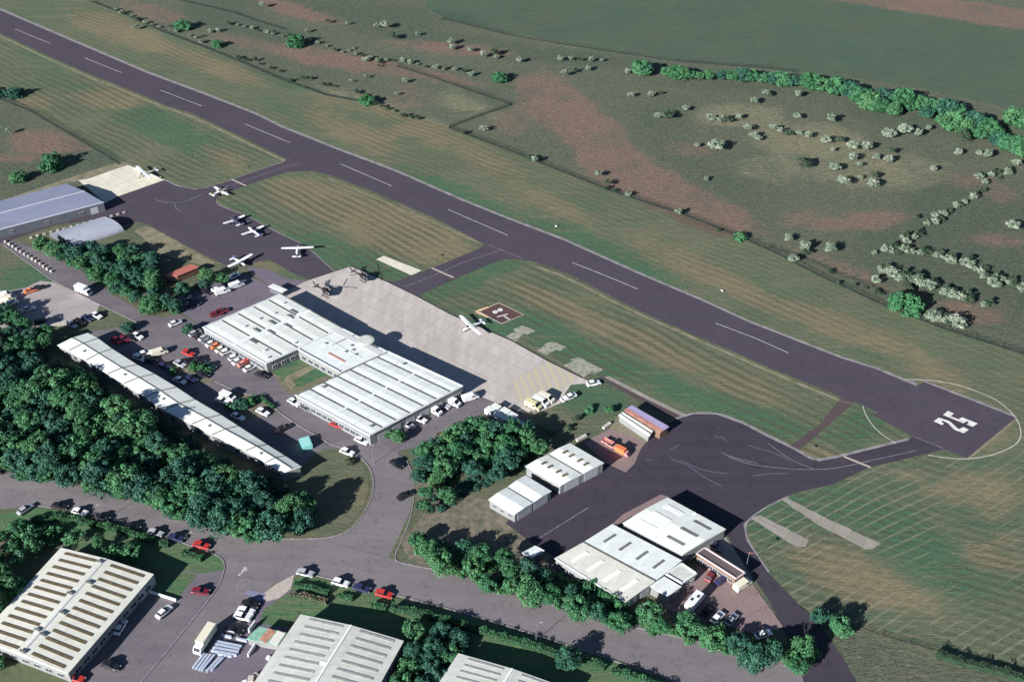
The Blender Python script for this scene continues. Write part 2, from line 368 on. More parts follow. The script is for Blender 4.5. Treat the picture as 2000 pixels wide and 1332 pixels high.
# ---- the ground
base = sheet('ground', [(-700, 1700, 0), (700, 1700, 0), (700, -400, 0), (-700, -400, 0)], M_moor, 0)
base.data.vertices
for v in base.data.vertices: v.co.x *= 6; v.co.y = v.co.y * 4 if v.co.y > 0 else v.co.y * 2
sheet('moor', [(-300, -160), (2300, -160), (2300, 760), (1850, 700), (1500, 520), (600, 420), (250, 480), (-300, 520)], M_moor, .02, cell=5, tint=True)
sheet('pasture_field', [(780, -160), (835, 15), (870, 38), (1000, 68), (1180, 98), (1320, 118), (1500, 132), (1600, 146), (1760, 165), (1900, 196), (2000, 216), (2200, 250), (2300, 90), (2000, 58), (1850, 38), (1730, 18), (1640, 2), (1560, -160)], M_far, .05, cell=6, tint=True)
sheet('estate_ground', [(-300, 420), (0, 450), (230, 430), (560, 520), (1000, 700), (1200, 760), (1340, 800), (1450, 1030), (1680, 1400), (1700, 1700), (-300, 1700)], M_verge, .035, cell=5, tint=True)
NB = [(130, -40), (165, 0), (240, 25), (300, 50), (400, 95), (470, 130), (560, 160), (640, 185), (740, 205), (815, 235), (860, 243), (877, 248), (960, 280), (1040, 310), (1190, 370), (1330, 415), (1450, 462), (1600, 535), (1720, 590), (1850, 642), (2010, 692), (2250, 780)]
NL = [(-200, -60), (-60, -5), (142, 82), (290, 145), (400, 186), (500, 225), (650, 290), (775, 337), (900, 392), (1100, 470), (1250, 537), (1375, 590), (1462, 630), (1642, 700), (1790, 755), (1984, 816), (1889, 895)]
sheet('airfield_grass_north', NB + [(2300, 1500), (2050, 1500), (1900, 1380), (1640, 1215), (1560, 1170), (1500, 1110), (1455, 1040), (1500, 985), (1700, 910), (1889, 890)] + NL[::-1], M_north, .06, cell=5, tint=True)
sheet('field_grass', [(1889, 896), (1850, 882), (1765, 898), (1700, 912), (1625, 947), (1532, 972), (1480, 1003), (1452, 1025), (1460, 1062), (1500, 1120), (1560, 1180), (1600, 1205), (1650, 1228), (1720, 1248), (1830, 1278), (2000, 1335), (2300, 1450), (2300, 700), (2130, 800), (2020, 870), (1960, 890)], M_field, .08, cell=5, tint=True)
sheet('rough_bank', [(1570, 1200), (1640, 1215), (1720, 1245), (1830, 1275), (2000, 1330), (2300, 1440), (2300, 1700), (1720, 1420), (1660, 1320), (1600, 1235)], M_moor, .09, cell=5, tint=True)
LOW = [(-200, -30), (0, 66), (160, 140), (292, 192), (325, 207), (375, 222), (500, 282), (560, 311)]
sheet('airfield_grass_west', [(-200, 130), (0, 190), (60, 215), (120, 250), (200, 297), (235, 320), (262, 328), (322, 352), (345, 364), (381, 371), (405, 367), (450, 353), (500, 335), (557, 316)] + LOW[::-1], M_in, .06, cell=4, tint=True)
INF = [(422, 387), (432, 380), (455, 373), (503, 355), (560, 337), (590, 333), (614, 335), (632, 341), (725, 376), (850, 428), (925, 463), (945, 474), (946, 480), (935, 486), (862, 517), (810, 538), (772, 552), (757, 551), (685, 521), (653, 533), (594, 481), (543, 457), (482, 423), (430, 403), (421, 395)]
sheet('infield_grass', INF, M_in, .06, cell=4, tint=True)
INF2 = [(816, 579), (830, 571), (900, 541), (960, 515), (985, 508), (1010, 507), (1040, 513), (1110, 538), (1225, 598), (1295, 630), (1400, 672), (1500, 718), (1645, 777), (1600, 838), (1545, 873), (1500, 853), (1450, 827), (1400, 810), (1355, 808), (1320, 818), (1270, 790), (1190, 742), (1137, 739), (1072, 707), (1000, 667), (882, 616)]
sheet('infield_grass', INF2, M_in, .06, cell=4, tint=True)
sheet('infield_grass', [(1669, 787), (1688, 795), (1712, 812), (1780, 850), (1774, 861), (1725, 873), (1650, 892), (1600, 902), (1562, 880), (1578, 866)], M_in, .06, cell=4, tint=True)
# ---- runway and taxiways
RU = [(-200, -60), (-60, -5), (0, 21), (142, 82), (290, 145), (400, 186), (500, 225), (550, 250), (650, 290), (775, 337), (900, 392), (1000, 432), (1100, 470), (1250, 537), (1375, 590), (1462, 630), (1642, 700), (1712, 722), (1790, 755), (1805, 747), (1984, 816), (1889, 895), (1842, 876), (1782, 851), (1705, 812), (1714, 806), (1685, 792), (1645, 776), (1500, 717), (1295, 628), (1225, 595), (1110, 535), (1045, 512), (1000, 505), (947, 478), (850, 427), (725, 373), (632, 338), (600, 331), (560, 311), (500, 281), (375, 222), (325, 207), (292, 192), (160, 139), (0, 66), (-200, -30)]
run = sheet('runway', RU, M_run, .12)
sheet('taxiway', [(560, 309), (557, 316), (500, 335), (450, 353), (405, 367), (381, 371), (345, 364), (322, 353), (231, 385), (205, 397), (170, 410), (100, 430), (0, 462), (-60, 480), (-60, 500), (0, 476), (110, 440), (200, 427), (240, 440), (270, 434), (287, 438), (400, 499), (440, 518), (482, 517), (525, 507), (575, 535), (610, 549), (655, 533), (594, 479), (543, 456), (482, 422), (430, 404), (420, 394), (421, 388), (432, 381), (455, 373), (503, 355), (560, 337), (610, 334), (640, 342)], M_run, .10)
sheet('taxiway', [(947, 476), (942, 484), (862, 517), (810, 537), (772, 551), (750, 548), (812, 581), (830, 571), (900, 540), (960, 515), (985, 507), (1012, 506)], M_run, .10)
sheet('taxiway', [(1645, 775), (1667, 786), (1575, 867), (1560, 878), (1543, 871), (1600, 830)], M_brownasp, .10)
ae = [(1275, 850), (1300, 832), (1325, 818), (1355, 809), (1400, 810), (1450, 828), (1500, 854), (1550, 878), (1582, 897), (1600, 901), (1637, 894), (1725, 872), (1775, 860), (1783, 850), (1845, 877), (1765, 897), (1700, 912), (1625, 947), (1562, 960), (1532, 971), (1500, 987), (1470, 1006), (1452, 1024), (1458, 1056), (1500, 1118), (1560, 1180), (1600, 1218), (1650, 1290), (1700, 1380), (1580, 1380), (1560, 1290), (1500, 1170), (1440, 1080), (1417, 1040), (1304, 975), (1216, 1025), (1140, 1062), (1088, 1090), (1045, 1066), (988, 1022), (1004, 1004), (1094, 950), (1180, 903), (1222, 922), (1240, 905), (1252, 878)]
sheet('east_apron', ae, M_apr, .10)
sheet('runway_verge', [(-200, -66), (-60, -12)] + [(x, y - 4.5) for x, y in RU[2:18]] + [(1790, 748), (1790, 755)] + RU[2:18][::-1] + [(-60, -5), (-200, -60)], M_edge, .09)
for nm, ln, wd, mt in (('verge_strip', [(x - 2, y + 5) for x, y in LOW[1:]], 1.3, M_tan), ('verge_strip', [(640, 350), (725, 384), (850, 437), (935, 474)], .9, M_tan), ('verge_strip', [(1045, 520), (1110, 543), (1225, 604), (1400, 680), (1500, 725), (1640, 782)], 1.1, M_tan),
        ('verge_strip', [(421, 396), (430, 404), (482, 423), (543, 457), (594, 480), (653, 533)], 1.3, M_edge), ('verge_strip', [(322, 352), (345, 364), (381, 372), (405, 368), (450, 354), (500, 336), (557, 316)], 1.2, M_edge),
        ('verge_strip', [(1320, 820), (1355, 808), (1400, 808), (1450, 826), (1500, 852), (1550, 876), (1582, 896), (1600, 900), (1637, 893), (1725, 871), (1775, 859)], 1.6, M_edge), ('verge_strip', [(1805, 745), (1900, 781), (1985, 815)], 1.1, M_edge), ('verge_strip', [(1986, 818), (1890, 897)], .8, M_tan),
        ('verge_strip', [(1540, 968), (1500, 986), (1470, 1006), (1452, 1024), (1458, 1056), (1500, 1118)], 1.0, M_edge)):
    ribbon(nm, [smooth_line(ln, 1)], wd, mt, .095)
ribbon('runway_marking', [[(30, 58), (98, 86)], [(165, 114), (238, 143)], [(313, 177), (394, 208)], [(478, 243), (567, 280)], [(665, 321), (765, 364)], [(875, 410), (991, 460)], [(1116, 513), (1180, 538), (1245, 565)], [(1398, 632), (1475, 661), (1540, 690)]], .27, mat('faded_line', (.5, .48, .52), .8, noise=.3, nscale=.6), .14)
ribbon('taxiway_marking', [smooth_line([(585, 322), (560, 325), (470, 357), (440, 366)]), [(455, 352), (480, 363)], smooth_line([(395, 380), (370, 392), (345, 397), (320, 396), (304, 391)]), smooth_line([(342, 398), (342, 406), (352, 414)]),
        [(978, 489), (900, 515), (868, 530)], [(840, 523), (888, 542)], smooth_line([(868, 530), (820, 550), (790, 560)]), [(952, 478), (1020, 505)],
        smooth_line([(1400, 880), (1450, 905), (1520, 915), (1590, 918), (1640, 914), (1700, 900), (1790, 880)]), smooth_line([(1400, 880), (1440, 897), (1480, 905)]), [(1052, 1052), (1148, 992)], smooth_line([(1500, 866), (1545, 900), (1590, 916)]), [(1782, 852), (1842, 876)], [(1640, 784), (1664, 788)]], .3, M_fpaint, .13)
ribbon('holding_point_marking', [[(452, 351), (481, 364)], [(843, 524), (886, 543)], [(1648, 892), (1700, 913)]], .8, mat('holding_paint', (.42, .36, .33), .8), .135)
ribbon('white_edge_line', [smooth_line([(1767, 742), (1797, 741), (1850, 747), (1900, 761), (1943, 779), (1972, 801), (1990, 825), (1995, 848), (1990, 862), (1977, 873), (1950, 885), (1925, 892), (1888, 897), (1850, 895), (1812, 889)]), smooth_line([(1685, 793), (1689, 808), (1705, 833), (1727, 853), (1752, 867)])], .26, mat('ring_paint', (.55, .53, .46), .8, noise=.25, nscale=.6), .10)
def poly25(pts): return [(1800 + x / 15.385, 780 + y / 15.385) for x, y in pts]
five = poly25([(630, 472), (790, 355), (975, 435), (870, 510), (1105, 605), (1215, 545), (1685, 730), (1530, 835), (1350, 762), (1420, 697), (1345, 660), (1250, 725)])
two = poly25([(365, 670), (500, 558), (560, 566), (830, 660), (900, 715), (1090, 885), (1130, 900), (1235, 840), (1425, 915), (1260, 1025), (1000, 930), (930, 870), (820, 752), (755, 705), (625, 650), (590, 675), (670, 740), (610, 778)])
sheet('runway_number', five, M_paint, .15); sheet('runway_number', two, M_paint, .15)
sheet('runway_number_backing', [at(*p) for p in poly25([(330, 680), (500, 520), (640, 430), (790, 325), (1000, 425), (960, 490), (1110, 570), (1220, 515), (1720, 720), (1560, 870), (1450, 870), (1460, 920), (1260, 1060), (980, 955), (800, 780), (620, 800)])], mat('number_backing', (.05, .04, .055), .9), .135)
M_ditch = mat('boundary_ditch', (.035, .05, .038), .95, noise=.4, nscale=.4, detail=6)
ribbon('ditch', [[(877, 249), (960, 281), (1040, 312), (1190, 372), (1330, 417), (1450, 464), (1530, 501), (1600, 538), (1720, 593), (1850, 644), (2010, 694)], [(877, 249), (935, 227), (1000, 205)], [(775, 129), (850, 153), (930, 181), (1000, 205)], [(0, 193), (60, 217), (120, 252), (200, 299), (235, 321)], [(862, 37), (930, 53), (1000, 70), (1100, 87), (1180, 99), (1320, 120), (1500, 134), (1560, 141)]], 1.3, M_ditch, .1)
ribbon('ditch', [[(350, 0), (460, 25), (500, 40), (560, 58)], [(180, 3), (250, 30), (320, 62), (400, 92), (470, 120), (560, 158), (640, 186), (700, 197)]], 2.2, M_ditch, .1)
ribbon('apron_edge', [[(685, 520), (755, 550), (813, 578), (882, 615), (1000, 666), (1072, 706), (1137, 738)]], .5, M_bpaint, .125)
ribbon('surface_scratches', [smooth_line([(1310, 895), (1345, 910), (1380, 935), (1410, 950)]), smooth_line([(1330, 900), (1375, 920), (1420, 925)]), [(1310, 878), (1328, 868)], [(1262, 896), (1275, 901)], smooth_line([(1395, 850), (1402, 856), (1412, 853), (1418, 862)]), smooth_line([(1460, 870), (1500, 880), (1540, 898)]), smooth_line([(1470, 930), (1500, 925), (1540, 925)])], .25, mat('scratch', (.14, .125, .17), .9), .115)
# ---- concrete areas
sheet('concrete_apron', [(685, 521), (755, 551), (813, 579), (882, 616), (1000, 667), (1072, 707), (1137, 739), (1160, 748), (1115, 752), (1104, 768), (1098, 786), (1042, 810), (1020, 806), (967, 786), (940, 775), (880, 760), (548, 590), (553, 572), (600, 549)], M_conc, .11)
sheet('concrete_pad', [(735, 507), (750, 500), (823, 529), (803, 538)], M_concb, .075)
for k, q in enumerate(([(987, 657), (1005, 648), (1003, 643), (1020, 636), (1046, 647), (1030, 655), (1022, 652), (1006, 668)], [(1048, 684), (1066, 676), (1062, 673), (1080, 668), (1107, 679), (1094, 686), (1086, 683), (1068, 694)], [(1100, 714), (1118, 706), (1114, 702), (1130, 698), (1178, 722), (1162, 730), (1154, 727), (1140, 737)])):
    sheet('old_concrete_patch', q, mat('broken_concrete', (.40, .36, .32), .9, col2=(.17, .2, .14), nscale=.7, detail=9), .085, rough_edge=.25)
sheet('hatched_area', [(1003, 741), (1070, 707), (1130, 738), (1100, 760), (1090, 775), (1050, 792), (1011, 780)], slab_mat('hatched_yellow', (.47, .42, .36), (.45, .40, .34), (.52, .48, .27), RW + .9, 2.6, 40, .35, (.45, .40, .34)), .13)
sheet('brown_track', [(1170, 735), (1188, 738), (1260, 778), (1330, 812), (1318, 818), (1250, 784), (1200, 755)], M_brownasp, .08)
sheet('concrete_strip', [(1180, 737), (1190, 735), (1262, 772), (1345, 812), (1335, 815), (1255, 776)], M_oldc, .085)
sheet('bright_hangar_apron', [(153, 353), (172, 350), (250, 323), (322, 352), (231, 384), (205, 397)], M_concb, .11)
sheet('light_track', [(0, 393), (130, 350), (235, 316), (256, 322), (172, 349), (132, 360), (0, 397), (-80, 420), (-80, 410)], M_tan, .07)
sheet('old_concrete_track', [(1522, 973), (1532, 970), (1600, 1005), (1720, 1062), (1705, 1072), (1690, 1073), (1590, 1020)], M_oldc, .09, rough_edge=.25)
sheet('old_concrete_track', [(1465, 1012), (1485, 1006), (1580, 1055), (1573, 1068), (1555, 1068)], M_oldc, .09, rough_edge=.25)
sg = sheet('signal_square', [(934.8, 609), (973.8, 591.8), (1023.4, 615), (979, 633)], asphalt_mat('signal_square_surface', (.085, .06, .065), (.11, .065, .06), (.14, .07, .05), RW), .10)
def sq(x, y): return (910 + x / 13.32, 570 + y / 13.32)
ribbon('signal_square_border', [[(935, 609), (974, 592), (1023, 615), (979, 633), (935, 609)]], .5, mat('border_stone', (.45, .4, .33), .9), .12)
ribbon('signal_square_marking', [[sq(250, 515), sq(590, 405)], [sq(250, 525), sq(575, 665)]], .75, mat('orange_paint', (.72, .48, .30), .8), .14)
b = MB()
for cx, cy in ((890, 478), (758, 535)):
    c = at(*sq(cx, cy)); b.add([(c.x + .95 * math.cos(t), c.y + .95 * math.sin(t), .15) for t in [i * math.pi / 8 for i in range(16)]], [tuple(range(16))])
c1, c2 = at(*sq(890, 478)), at(*sq(758, 535)); d = (c2 - c1).normalized(); n_ = Vector((-d.y, d.x, 0)) * .25
b.add([(q.x, q.y, .152) for q in (c1 + n_, c2 + n_, c2 - n_, c1 - n_)], [(0, 1, 2, 3)])
b.build('signal_dumbbell', M_paint)['kind'] = 'structure'
ribbon('signal_letter', [[sq(810, 660), sq(1090, 588)], [sq(965, 625), sq(1145, 738)]], .5, M_paint, .15)
# ---- estate surfaces
sheet('estate_road', [(-60, 450), (0, 462), (113, 500), (182, 545), (223, 577), (284, 613), (316, 622), (347, 612), (395, 637), (522, 713), (576, 773), (722, 852), (745, 848), (905, 760), (940, 773), (967, 786), (935, 812), (885, 845), (830, 868), (790, 878), (770, 890), (640, 905), (590, 912), (530, 885), (300, 730), (190, 662), (172, 648), (230, 640), (276, 634), (190, 593), (101, 547), (8, 480), (-60, 470)], M_yard, .07)
sheet('estate_road', smooth_line([(640, 868), (690, 884), (716, 905), (728, 932), (727, 965), (712, 1000), (690, 1030), (655, 1048), (600, 1052)], 1) + smooth_line([(620, 1080), (775, 1108), (768, 1090), (785, 1050), (800, 1010), (808, 965), (806, 930), (792, 900), (772, 882), (720, 850)], 1), M_road, .075)
sheet('main_road', [(-150, 905), (0, 915), (100, 938), (230, 965), (330, 1000), (420, 1030), (520, 1052), (620, 1055), (780, 1095), (870, 1112), (1000, 1160), (1150, 1195), (1300, 1235), (1450, 1270), (1560, 1285), (1620, 1310), (1720, 1500), (1500, 1400), (1330, 1335), (1250, 1302), (1080, 1251), (1030, 1236), (900, 1196), (780, 1165), (600, 1121), (560, 1122), (440, 1092), (300, 1042), (180, 1003), (60, 988), (-150, 1010)], M_road, .08)
sheet('side_street', [(420, 1078), (620, 1118), (580, 1122), (535, 1140), (505, 1175), (455, 1240), (360, 1390), (230, 1390), (330, 1270), (420, 1160), (438, 1125), (437, 1100)], M_road, .085)
sheet('factory_yard', [(303, 1125), (330, 1112), (438, 1112), (420, 1160), (330, 1270), (230, 1390), (100, 1390), (135, 1316)], M_yard, .075)
sheet('storage_yard', [(505, 1180), (560, 1150), (590, 1160), (560, 1230), (500, 1332), (460, 1400), (350, 1400), (455, 1240)], M_dyard, .075)
sheet('gravel_patch', [(500, 1170), (540, 1140), (575, 1122), (568, 1150), (545, 1168), (520, 1175)], mat('pale_gravel', (.42, .37, .33), .95, noise=.12, nscale=1), .09)
sheet('parking_bay', [(478, 1160), (486, 1152), (520, 1160), (512, 1175)], mat('blue_grey_bay', (.2, .2, .3), .9), .1)
sheet('west_car_park', [(49, 563), (79, 549), (105, 552), (142, 569), (195, 596), (188, 613), (130, 636), (77, 642), (40, 650), (-60, 640), (-60, 580), (0, 571)], M_park, .09)
sheet('upper_car_park', [(347, 605), (365, 575), (400, 560), (476, 534), (523, 557), (549, 571), (540, 580), (395, 638)], M_dyard, .09)
sheet('dry_patch', smooth_line([(262, 452), (288, 440), (330, 462), (400, 503), (425, 514), (400, 520), (340, 505), (300, 492), (285, 470)], 1), M_tan, .088, rough_edge=.3)
sheet('small_road', [(480, 520), (525, 527), (560, 545), (600, 549), (553, 572), (523, 556), (490, 535)], M_dyard, .085)
sheet('pink_yard', [(1140, 865), (1190, 838), (1262, 862), (1250, 880), (1240, 905), (1222, 923), (1180, 903)], M_pink, .12)
sheet('pink_yard', [(1269, 1148), (1362, 1121), (1359, 1098), (1440, 1134), (1470, 1140), (1530, 1225), (1480, 1240), (1300, 1190)], M_pink, .12)
sheet('forecourt_strip', [(1196, 1024), (1216, 1005), (1290, 966), (1306, 970), (1216, 1022)], M_pink, .115)
sheet('forecourt', [(1340, 1090), (1412, 1040), (1425, 1060), (1470, 1130), (1450, 1125), (1380, 1085)], M_oldc, .115)
sheet('building_yard', [(1206, 812), (1190, 838), (1262, 865), (1275, 850), (1255, 830)], mat('gravel_yard', (.24, .21, .15), .95, col2=(.15, .15, .1), nscale=.7, detail=6), .115)
sheet('lawn', [(522, 712), (581, 684), (663, 728), (576, 772)], M_lawn, .085, cell=3, tint=True)
sheet('lawn_path', [(555, 745), (560, 735), (618, 708), (628, 713), (572, 744), (578, 752), (568, 762)], M_tan, .1)
sheet('worn_verge', [(522, 716), (556, 745), (576, 760), (650, 728), (663, 730), (576, 773), (560, 768)], M_dirt, .095, rough_edge=.3)
sheet('lawn', smooth_line([(590, 914), (620, 880), (650, 874), (690, 890), (712, 910), (722, 935), (720, 965), (706, 998), (684, 1026), (655, 1043), (600, 1050), (540, 1040)], 1), M_verge, .09, cell=3, tint=True)
sheet('verge', [(808, 915), (830, 930), (835, 965), (805, 1020), (785, 1070), (772, 1093), (758, 1088), (778, 1050), (800, 1000), (812, 950)], M_verge, .09)
sheet('scrub_ground', [(800, 930), (870, 960), (950, 975), (1004, 1006), (990, 1022), (1045, 1064), (1085, 1090), (1100, 1150), (870, 1112), (800, 1095), (785, 1060), (830, 1000)], M_scrubg, .095, rough_edge=.5)
sheet('verge', [(8, 1005), (60, 990), (180, 1005), (300, 1045), (420, 1083), (440, 1098), (437, 1112), (400, 1120), (300, 1110), (120, 1060), (20, 1050), (-60, 1030), (-60, 1012)], M_lawn, .095)
sheet('verge', [(560, 1135), (600, 1124), (780, 1170), (900, 1200), (1080, 1256), (1250, 1307), (1420, 1380), (1300, 1450), (800, 1420), (787, 1255), (590, 1200), (575, 1165)], M_lawn, .07)
sheet('lawn', [(303, 1128), (322, 1112), (385, 1122), (345, 1170), (290, 1155)], M_lawn, .1)
sheet('lawn', [(515, 1190), (560, 1160), (590, 1165), (585, 1200), (560, 1225), (505, 1218)], M_lawn, .1)
sheet('factory_lawn', [(-60, 1270), (0, 1262), (130, 1318), (110, 1400), (-60, 1400)], mat('striped_verge', (.12, .13, .075), .9, col2=(.08, .1, .05), nscale=.6), .08)
sheet('planted_island', [(316, 712), (330, 702), (375, 716), (420, 745), (405, 752), (340, 738)], M_scrubg, .1)
sheet('planted_island', [(430, 790), (470, 762), (500, 775), (545, 805), (490, 820), (460, 812)], M_scrubg, .1)
sheet('compound_floor', [(933, 804), (964, 789), (1042, 817), (1010, 837)], M_dyard, .1)
ribbon('kerb', [smooth_line([(640, 866), (690, 883), (718, 905), (730, 932), (729, 965), (713, 1001), (690, 1031), (655, 1049), (600, 1053), (530, 1052)], 2), smooth_line([(794, 899), (808, 930), (810, 965), (802, 1012), (787, 1050), (769, 1090), (780, 1100), (870, 1116)], 2), smooth_line([(60, 986), (180, 1002), (300, 1041), (425, 1083), (440, 1100), (436, 1125), (418, 1160), (330, 1268), (260, 1350)], 1), smooth_line([(600, 1120), (780, 1164), (900, 1195), (1080, 1250), (1330, 1335)], 1), smooth_line([(420, 745), (470, 768), (510, 775), (560, 818), (640, 864)], 1), [(1075, 1180), (1250, 1227), (1450, 1273)], [(8, 480), (101, 547), (190, 593), (276, 634)]], .28, M_kerb, .1, .1)
ribbon('road_marking', [[(430, 1083), (470, 1092), (500, 1098)], [(545, 1103), (600, 1119)], [(940, 1202), (985, 1214)], [(1320, 1285), (1360, 1299)], [(640, 1058), (760, 1090)], [(765, 1097), (800, 1104)], [(680, 1105), (740, 1120)], [(240, 1240), (262, 1218)], [(235, 1240), (275, 1252)], [(285, 1255), (300, 1238)], [(200, 1310), (215, 1295)], [(425, 1150), (330, 1262)]], .22, M_fpaint, .11)
ribbon('road_marking', [[(470, 1122), (477, 1111), (484, 1109)], [(476, 1108), (483, 1110), (479, 1115)], [(466, 1124), (472, 1118)]], .35, M_paint, .11)
c = at(476, 1145); ring = [(c.x + 1.6 * math.cos(i * math.pi / 12), c.y + 2.4 * math.sin(i * math.pi / 12), 0) for i in range(25)]
ribbon('speed_roundel_marking', [ring], .16, mat('faint_paint', (.30, .28, .30), .8), .11)
ribbon('speed_roundel_marking', [[(471, 1142), (476, 1141), (474, 1146), (470, 1149), (475, 1150)], [(478, 1143), (483, 1143), (481, 1150), (476, 1149), (478, 1143)]], .14, mat('faint_paint'), .115)
ribbon('street_seam', [[(435, 1125), (415, 1160), (330, 1268), (255, 1360)]], 1.0, M_dyard, .105)
ribbon('taxiway_marking', [smooth_line([(1440, 1085), (1400, 1060)]), ], .2, M_fpaint, .13)
#@@OBJECTS
# ------------------------------------------------------------ buildings
M_roofW = None
def roof_mat(name, col, col2, ang, rib=1.0, stain=(.45, .44, .38), st=.45, metal=0.0):
    n = NT(name, .6)
    big = n.noise(.08, detail=5, rough=.6); c = n.mix(big, col, col2)
    v = n.mapping(-ang, (.06, .9, 1)); s = n.noise(1, v, detail=5, rough=.6, lo=.4, hi=.75)
    c = n.mix(n.math('MULTIPLY', s, st), c, stain)
    sp = n.noise(.9, detail=4, rough=.7, lo=.55, hi=.8); c = n.mix(n.math('MULTIPLY', sp, st * .6), c, tuple(x * .7 for x in stain))
    bk = n.t.nodes.new('ShaderNodeTexBrick'); bk.offset = .5; bk.inputs['Scale'].default_value = 1; bk.inputs['Brick Width'].default_value = 5.2; bk.inputs['Row Height'].default_value = 1.05; bk.inputs['Mortar Size'].default_value = .03
    bk.inputs['Color1'].default_value = (0, 0, 0, 1); bk.inputs['Color2'].default_value = (1, 1, 1, 1); bk.inputs['Mortar'].default_value = (1, 1, 1, 1); n.link(n.mapping(-ang), bk.inputs['Vector'])
    c = n.mix(n.math('MULTIPLY', bk.outputs[0], .16), c, tuple(x * .62 for x in stain))
    ru = n.noise(.35, detail=7, rough=.75, lo=.62, hi=.78); c = n.mix(n.math('MULTIPLY', ru, .35), c, (.36, .30, .22))
    wv = n.t.nodes.new('ShaderNodeTexWave'); wv.bands_direction = 'Y'; wv.inputs['Scale'].default_value = .314 / rib * 3.2
    n.link(n.mapping(-ang), wv.inputs['Vector'])
    c = n.mix(n.math('MULTIPLY', wv.outputs[1], .10), c, tuple(x * .55 for x in col))
    n.b.inputs['Metallic'].default_value = metal
    return n.out(c, wv.outputs[1], .25, .06)
RP = RW - R(90)
M_rW = roof_mat('white_sheet_roof', (.80, .83, .78), (.72, .76, .72), RP, st=.3)
M_rW2 = roof_mat('white_panel_roof', (.78, .82, .80), (.72, .77, .76), RP, 2, st=.28)
M_rC = roof_mat('cream_sheet_roof', (.76, .75, .67), (.68, .68, .60), RP + .2, st=.35)
M_rG = roof_mat('grey_sheet_roof', (.66, .67, .62), (.58, .59, .55), RP + .2, stain=(.35, .36, .3))
M_rB = roof_mat('blue_grey_roof', (.22, .25, .36), (.27, .29, .38), RP, 1.2, (.19, .2, .27))
M_rQ = roof_mat('galvanised_roof', (.36, .38, .46), (.43, .45, .52), RP, .8, (.25, .27, .32))
M_rR = roof_mat('red_tin_roof', (.50, .17, .13), (.42, .14, .11), RP, 1, (.3, .12, .1))
M_rD = roof_mat('dark_felt_roof', (.13, .105, .11), (.16, .125, .125), RP, 3, (.1, .09, .09))
M_wall = mat('pale_cladding', (.23, .24, .24), .7, noise=.12, nscale=.3)
M_wallG = mat('grey_cladding', (.12, .13, .155), .7, noise=.12, nscale=.3)
M_wallB = mat('brown_brick', (.20, .12, .09), .85, noise=.2, nscale=1)
M_gut = mat('dark_gutter', (.12, .125, .115), .8, noise=.25, nscale=1)
M_lgut = mat('pale_flashing', (.55, .56, .57), .6)
M_ridge = mat('white_ridge_cap', (.74, .77, .76), .55)
M_skyb = mat('brown_rooflight', (.13, .105, .06), .5, noise=.2, nscale=.8)
M_skyd = mat('dark_rooflight', (.16, .17, .16), .4, noise=.2, nscale=.8)
M_skyw = mat('white_rooflight', (.82, .83, .80), .4, noise=.03)
M_glass = mat('window_glass', (.03, .04, .06), .12, spec=.6)
M_frame = mat('window_frame', (.5, .5, .5), .5)
M_door = mat('door_panel', (.14, .16, .22), .5, noise=.1, nscale=.5)
M_roller = mat('roller_door', (.42, .43, .45), .5, noise=.1, nscale=1)

